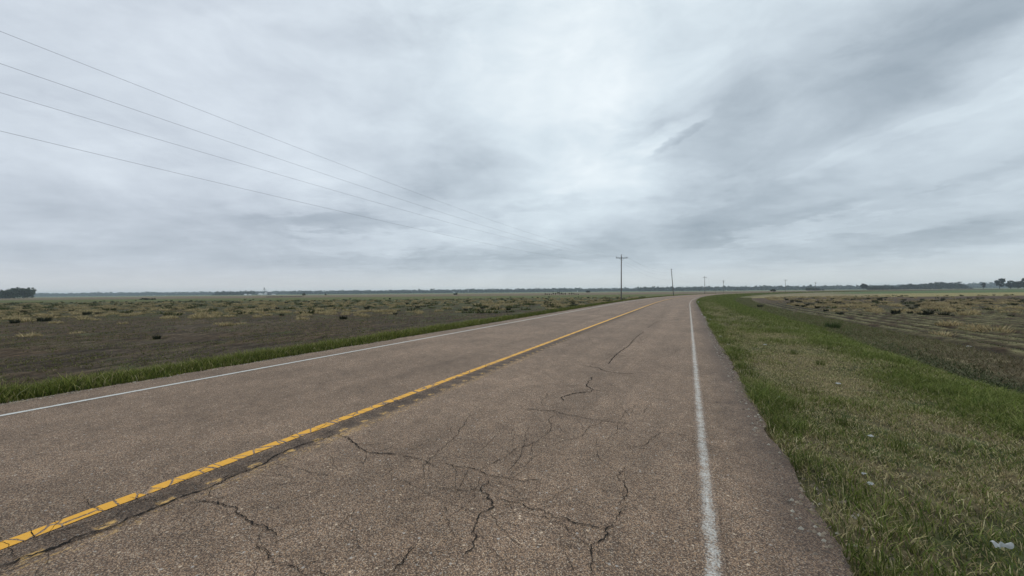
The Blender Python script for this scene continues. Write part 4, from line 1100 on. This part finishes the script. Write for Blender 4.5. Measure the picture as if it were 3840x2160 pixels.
# ------------------------------------------------------------------ grain store on the horizon
M_BIN = mottled('pale corrugated steel', (0.62, 0.63, 0.65), (0.74, 0.75, 0.76), 1.2, 0.5, 0.1)
M_BIN_D = mottled('dull weathered steel', (0.16, 0.165, 0.18), (0.22, 0.225, 0.24), 1.2, 0.6)
M_SHED = mottled('white metal sheet', (0.66, 0.67, 0.68), (0.78, 0.79, 0.80), 1.0, 0.6)
YB = 900; FB = 'farm buildings by the grain store'
def ribs(r, h, n=7): 
    out_ = [(r, 0)]
    for i in range(n): out_ += [(r * 1.01, h * (i + .5) / n), (r, h * (i + 1) / n)]
    return out_
def grain_bin(px, r, h, roof, mat, label):
    q = AT(px, YB, -0.6); o = empty('grain_bin', q)
    MB().lathe(ribs(r, h), 28).build('wall', mat, o)
    MB().lathe([(r * 1.03, h - .05), (r * .8, h + roof * .38), (r * .45, h + roof * .78), (r * .12, h + roof), (r * .12, h + roof + .5), (0, h + roof + .55)], 28).build('roof', M_BIN, o, smooth=True)
    tag(o, label, 'grain bin'); return o
grain_bin(997, 4.2, 3.9, 2.1, M_BIN, 'pale round grain bin with a domed roof, below the elevator tower')
grain_bin(1011, 4.3, 7.6, 1.6, M_BIN_D, 'taller dull grey grain bin with a pale cone roof, right of the pale bin')
def shed(px, w, d, h, rise, label):
    q = AT(px, YB + 4, -0.6); o = empty('farm_shed', q)
    MB().box((0, 0, h / 2), (w, d, h)).build('wall', M_SHED, o)
    x, y = w / 2 + .3, d / 2 + .3
    MB().add([(-x, -y, h + .01), (x, -y, h + .01), (x, y, h + .01), (-x, y, h + .01), (-x, 0, h + rise), (x, 0, h + rise)], [(0, 1, 5, 4), (2, 3, 4, 5), (0, 4, 3), (1, 2, 5), (0, 3, 2, 1)]).build('roof', M_SHED, o)
    MB().box((-w * .2, -d / 2 - .05, h * .4), (w * .18, .08, h * .8)).build('door', M_BIN_D, o)
    tag(o, label, 'shed')
shed(978, 8, 7, 2.2, 1.4, 'low white shed touching the left side of the pale grain bin')
shed(1022, 11, 6, 1.4, .9, 'long low white shed at the right end of the grain store')
shed(921, 4.5, 5, 1.6, 1.4, 'small white shed alone at the left end of the farmyard')
shed(937, 5.5, 5, 1.3, .7, 'second small white shed, between the lone shed and the grain bins')
q = AT(991, YB - 3, -0.6); o = empty('elevator_tower', q)
MB().tube([(0, 0, 0), (0, 0, 17)], .45, 8).build('leg', M_STEEL, o); MB().box((0, 0, 17.4), (1.5, 1.1, 1.2)).build('head', M_STEEL, o)
MB().tube([(0, 0, 16.6), (5.5, 2, 9.6)], .16, 6).build('spout', M_STEEL, o); MB().tube([(0, 0, 16.4), (-3.6, 0, 9.5), (-8, 0, 3)], .22, 6).build('spout', M_STEEL, o)
MB().tube([(1.6, 0, 0), (1.0, 0, 16)], .14, 6).build('ladder', M_STEEL, o); MB().tube([(0, 0, 16.5), (3.2, 2, 8.0)], .14, 6).build('spout', M_STEEL, o)
tag(o, 'thin grain elevator tower with slanting spouts above the bins', 'grain elevator')

# ------------------------------------------------------------------ small things by the road
M_LIT = mottled('white litter plastic', (0.34, 0.35, 0.34), (0.58, 0.60, 0.59), 40, 0.7)
M_STONE = mottled('pale limestone', (0.36, 0.34, 0.31), (0.52, 0.50, 0.46), 14, 0.9)
def on_ground(px, py, z):
    for _ in range(6):
        g = G(px, py, z); z = ground_z(g.x, g.y) + 0.02
    return g
def litter(px, py, z, size, kind, label, seed):
    g = on_ground(px, py, z); r = random.Random(seed); m = MB()
    if kind == 'strip':
        n = 9; V = []; F = []
        for i in range(n):
            f = i / (n - 1); w = size * .16 * (1.2 if i < 3 or i > 6 else .35)
            c = Vector(((f - .5) * size, (.5 - f) * size * .25 + r.uniform(-.01, .01), .03 + .012 * math.sin(i * 1.7)))
            V += [tuple(c + Vector((0, w, r.uniform(-.01, .02)))), tuple(c + Vector((0, 0, .03))), tuple(c - Vector((0, w, r.uniform(-.01, .02))))]
        for i in range(n - 1): F += [(3 * i, 3 * i + 1, 3 * i + 4, 3 * i + 3), (3 * i + 1, 3 * i + 2, 3 * i + 5, 3 * i + 4)]
        m.add(V, F)
    else:
        n = 7; V = []; F = []
        for i in range(n):
            for j in range(n):
                u, v = i / (n - 1) - .5, j / (n - 1) - .5
                V.append((u * size * (1 + r.uniform(-.15, .15)), v * size * .7, .02 + r.uniform(0, size * .30) * (1 - 2 * max(abs(u), abs(v))) + r.uniform(0, .02)))
        for i in range(n - 1):
            for j in range(n - 1): F.append((i * n + j, (i + 1) * n + j, (i + 1) * n + j + 1, i * n + j + 1))
        m.add(V, F)
    me = m.mesh('litter', M_LIT); o = link('litter', me, loc=(g.x, g.y, ground_z(g.x, g.y)))
    sb = o.modifiers.new('smooth', 'SUBSURF'); sb.levels = sb.render_levels = 2; md = o.modifiers.new('thickness', 'SOLIDIFY'); md.thickness = 0.003
    tag(o, label, 'litter')
litter(3752, 2055, -.1, .085, 'strip', 'crumpled white litter strip in the grass at the lower right corner', 1)
litter(3240, 1780, -.08, .03, 'ball', 'small white litter scrap, upper of two beside a dark tuft in the turf', 2)
litter(3264, 1818, -.08, .04, 'ball', 'small white litter scrap, lower of two beside a dark tuft in the turf', 3)
litter(2917, 1490, -.05, .045, 'ball', 'white litter scrap in the turf near the pavement edge, midway up the verge', 4)
litter(3265, 1638, -.08, .05, 'ball', 'white litter scrap in the middle of the right verge', 5)
litter(3143, 1440, -.1, .06, 'ball', 'white litter scrap in the greener grass toward the verge crest', 6)
litter(3630, 1286, -.7, .20, 'ball', 'white litter sheet at the edge of the furrowed field', 7)
litter(2868, 1293, -.05, .08, 'ball', 'white litter scrap far up the right verge', 8)
def stone(px, py, size, seed, label):
    g = G(px, py, -.02); import bmesh
    bm = bmesh.new(); bmesh.ops.create_icosphere(bm, subdivisions=2, radius=size)
    for v in bm.verts: v.co *= 1 + .35 * mnoise.noise(v.co / size * 1.3 + Vector((seed, 0, 0))); v.co.z *= .55
    me = bpy.data.meshes.new('stone'); bm.to_mesh(me); bm.free(); me.materials.append(M_STONE)
    o = link('stone', me, loc=(g.x, g.y, ground_z(g.x, g.y) + size * .25)); tag(o, label, 'stone', 'pale broken stones at the right pavement edge')
for i in range(13):
    f = random.random(); t = 11 + 15 * random.random() if i < 18 else 8 + 4 * random.random(); a = E_R - random.uniform(.02, .28); x, y = P(t, a)
    import bmesh
    size = random.uniform(.03, .09); bm = bmesh.new(); bmesh.ops.create_icosphere(bm, subdivisions=2, radius=size)
    for v in bm.verts: v.co *= 1 + .4 * mnoise.noise(v.co / size * 1.3 + Vector((i * 3.1, 0, 0))); v.co.z *= .5
    me = bpy.data.meshes.new('stone'); bm.to_mesh(me); bm.free(); me.materials.append(M_STONE)
    o = link('stone', me, loc=(float(x), float(y), ground_z(float(x), float(y)) + size * .2)); tag(o, 'pale broken stone lying where the right pavement edge meets the grass', 'stone', 'pale broken stones at the right pavement edge')
# crumbs of gravel along both pavement edges
def gravel():
    V = []; F = []; C = []; n = 0; acc = Acc()
    for t0, t1, a0, a1, k in ((0, 25, 8.30, 8.85, 4200), (25, 90, 8.30, 8.9, 2600), (-2, 20, -1.0, -0.58, 2200)):
        x, y, t, a = scatter(t0, t1, a0, a1, k); m = len(x); s = rng.uniform(.006, .02, m) * (1 if t1 < 30 else 2.2)
        z = np.maximum(height(x, y, t, a), np.where((a > -.74) & (a < 8.42), 0.0, -9)) 
        th = rng.uniform(0, 6.28, m); vv = np.zeros((m, 5, 3))
        for j in range(4):
            vv[:, j] = np.stack([x + np.cos(th + j * 1.57) * s, y + np.sin(th + j * 1.57) * s * .8, z], 1)
        vv[:, 4] = np.stack([x, y, z + s * .8], 1)
        f = np.arange(m)[:, None, None] * 5 + np.array([[0, 1, 4], [1, 2, 4], [2, 3, 4], [3, 0, 4]])[None]
        c = np.array([(.40, .33, .25), (.30, .25, .20), (.20, .16, .13), (.5, .46, .38)])[rng.integers(0, 4, m)] * rng.uniform(.7, 1.1, (m, 1))
        acc.add((vv.reshape(-1, 3), f.reshape(-1, 3), np.repeat(c[:, None, :], 5, 1).reshape(-1, 3)))
    o = acc.build('gravel', M_DRY); tag(o, 'loose tan gravel crumbs along the pavement edges', 'gravel', kind='stuff')
gravel()
# marker stub where the pavement bends
g = P(47.0, -0.95); o = empty('marker_post', (float(g[0]), float(g[1]), -0.04))
MB().box((0, 0, .12), (.09, .03, .26)).build('stake', M_SHED, o); MB().box((0, -.018, .2), (.07, .006, .07)).build('reflector', M_BIN_D, o)
tag(o, 'tiny white marker stub at the inside edge of the bend', 'marker post')
g = AT(2805, 215); o = empty('marker_post', (g.x, g.y, ground_z(g.x, g.y)))
MB().box((0, 0, .5), (.14, .05, 1.1)).build('stake', M_BARK, o); MB().box((0, -.03, .9), (.12, .01, .12)).build('reflector', M_BIN, o)
tag(o, 'dark marker post on the far side beyond the bend', 'marker post')

# ------------------------------------------------------------------ haze in the low air
hm = bpy.data.materials.new('haze'); hm.use_nodes = True; hm.node_tree.nodes.clear()
HT = NT(hm.node_tree); ho = HT.n('ShaderNodeOutputMaterial'); pv = HT.n('ShaderNodeVolumePrincipled')
pv.inputs['Color'].default_value = (0.74, 0.87, 1.0, 1); pv.inputs['Density'].default_value = 0.00020; pv.inputs['Anisotropy'].default_value = 0.2
HT.link(pv.outputs[0], ho.inputs['Volume'])
hz = MB().box((0, 0, 13.5), (12400, 12400, 33)).build('haze', hm); tag(hz, kind='stuff'); hz['label'] = 'pale blue haze over the far fields'; hz['category'] = 'haze'
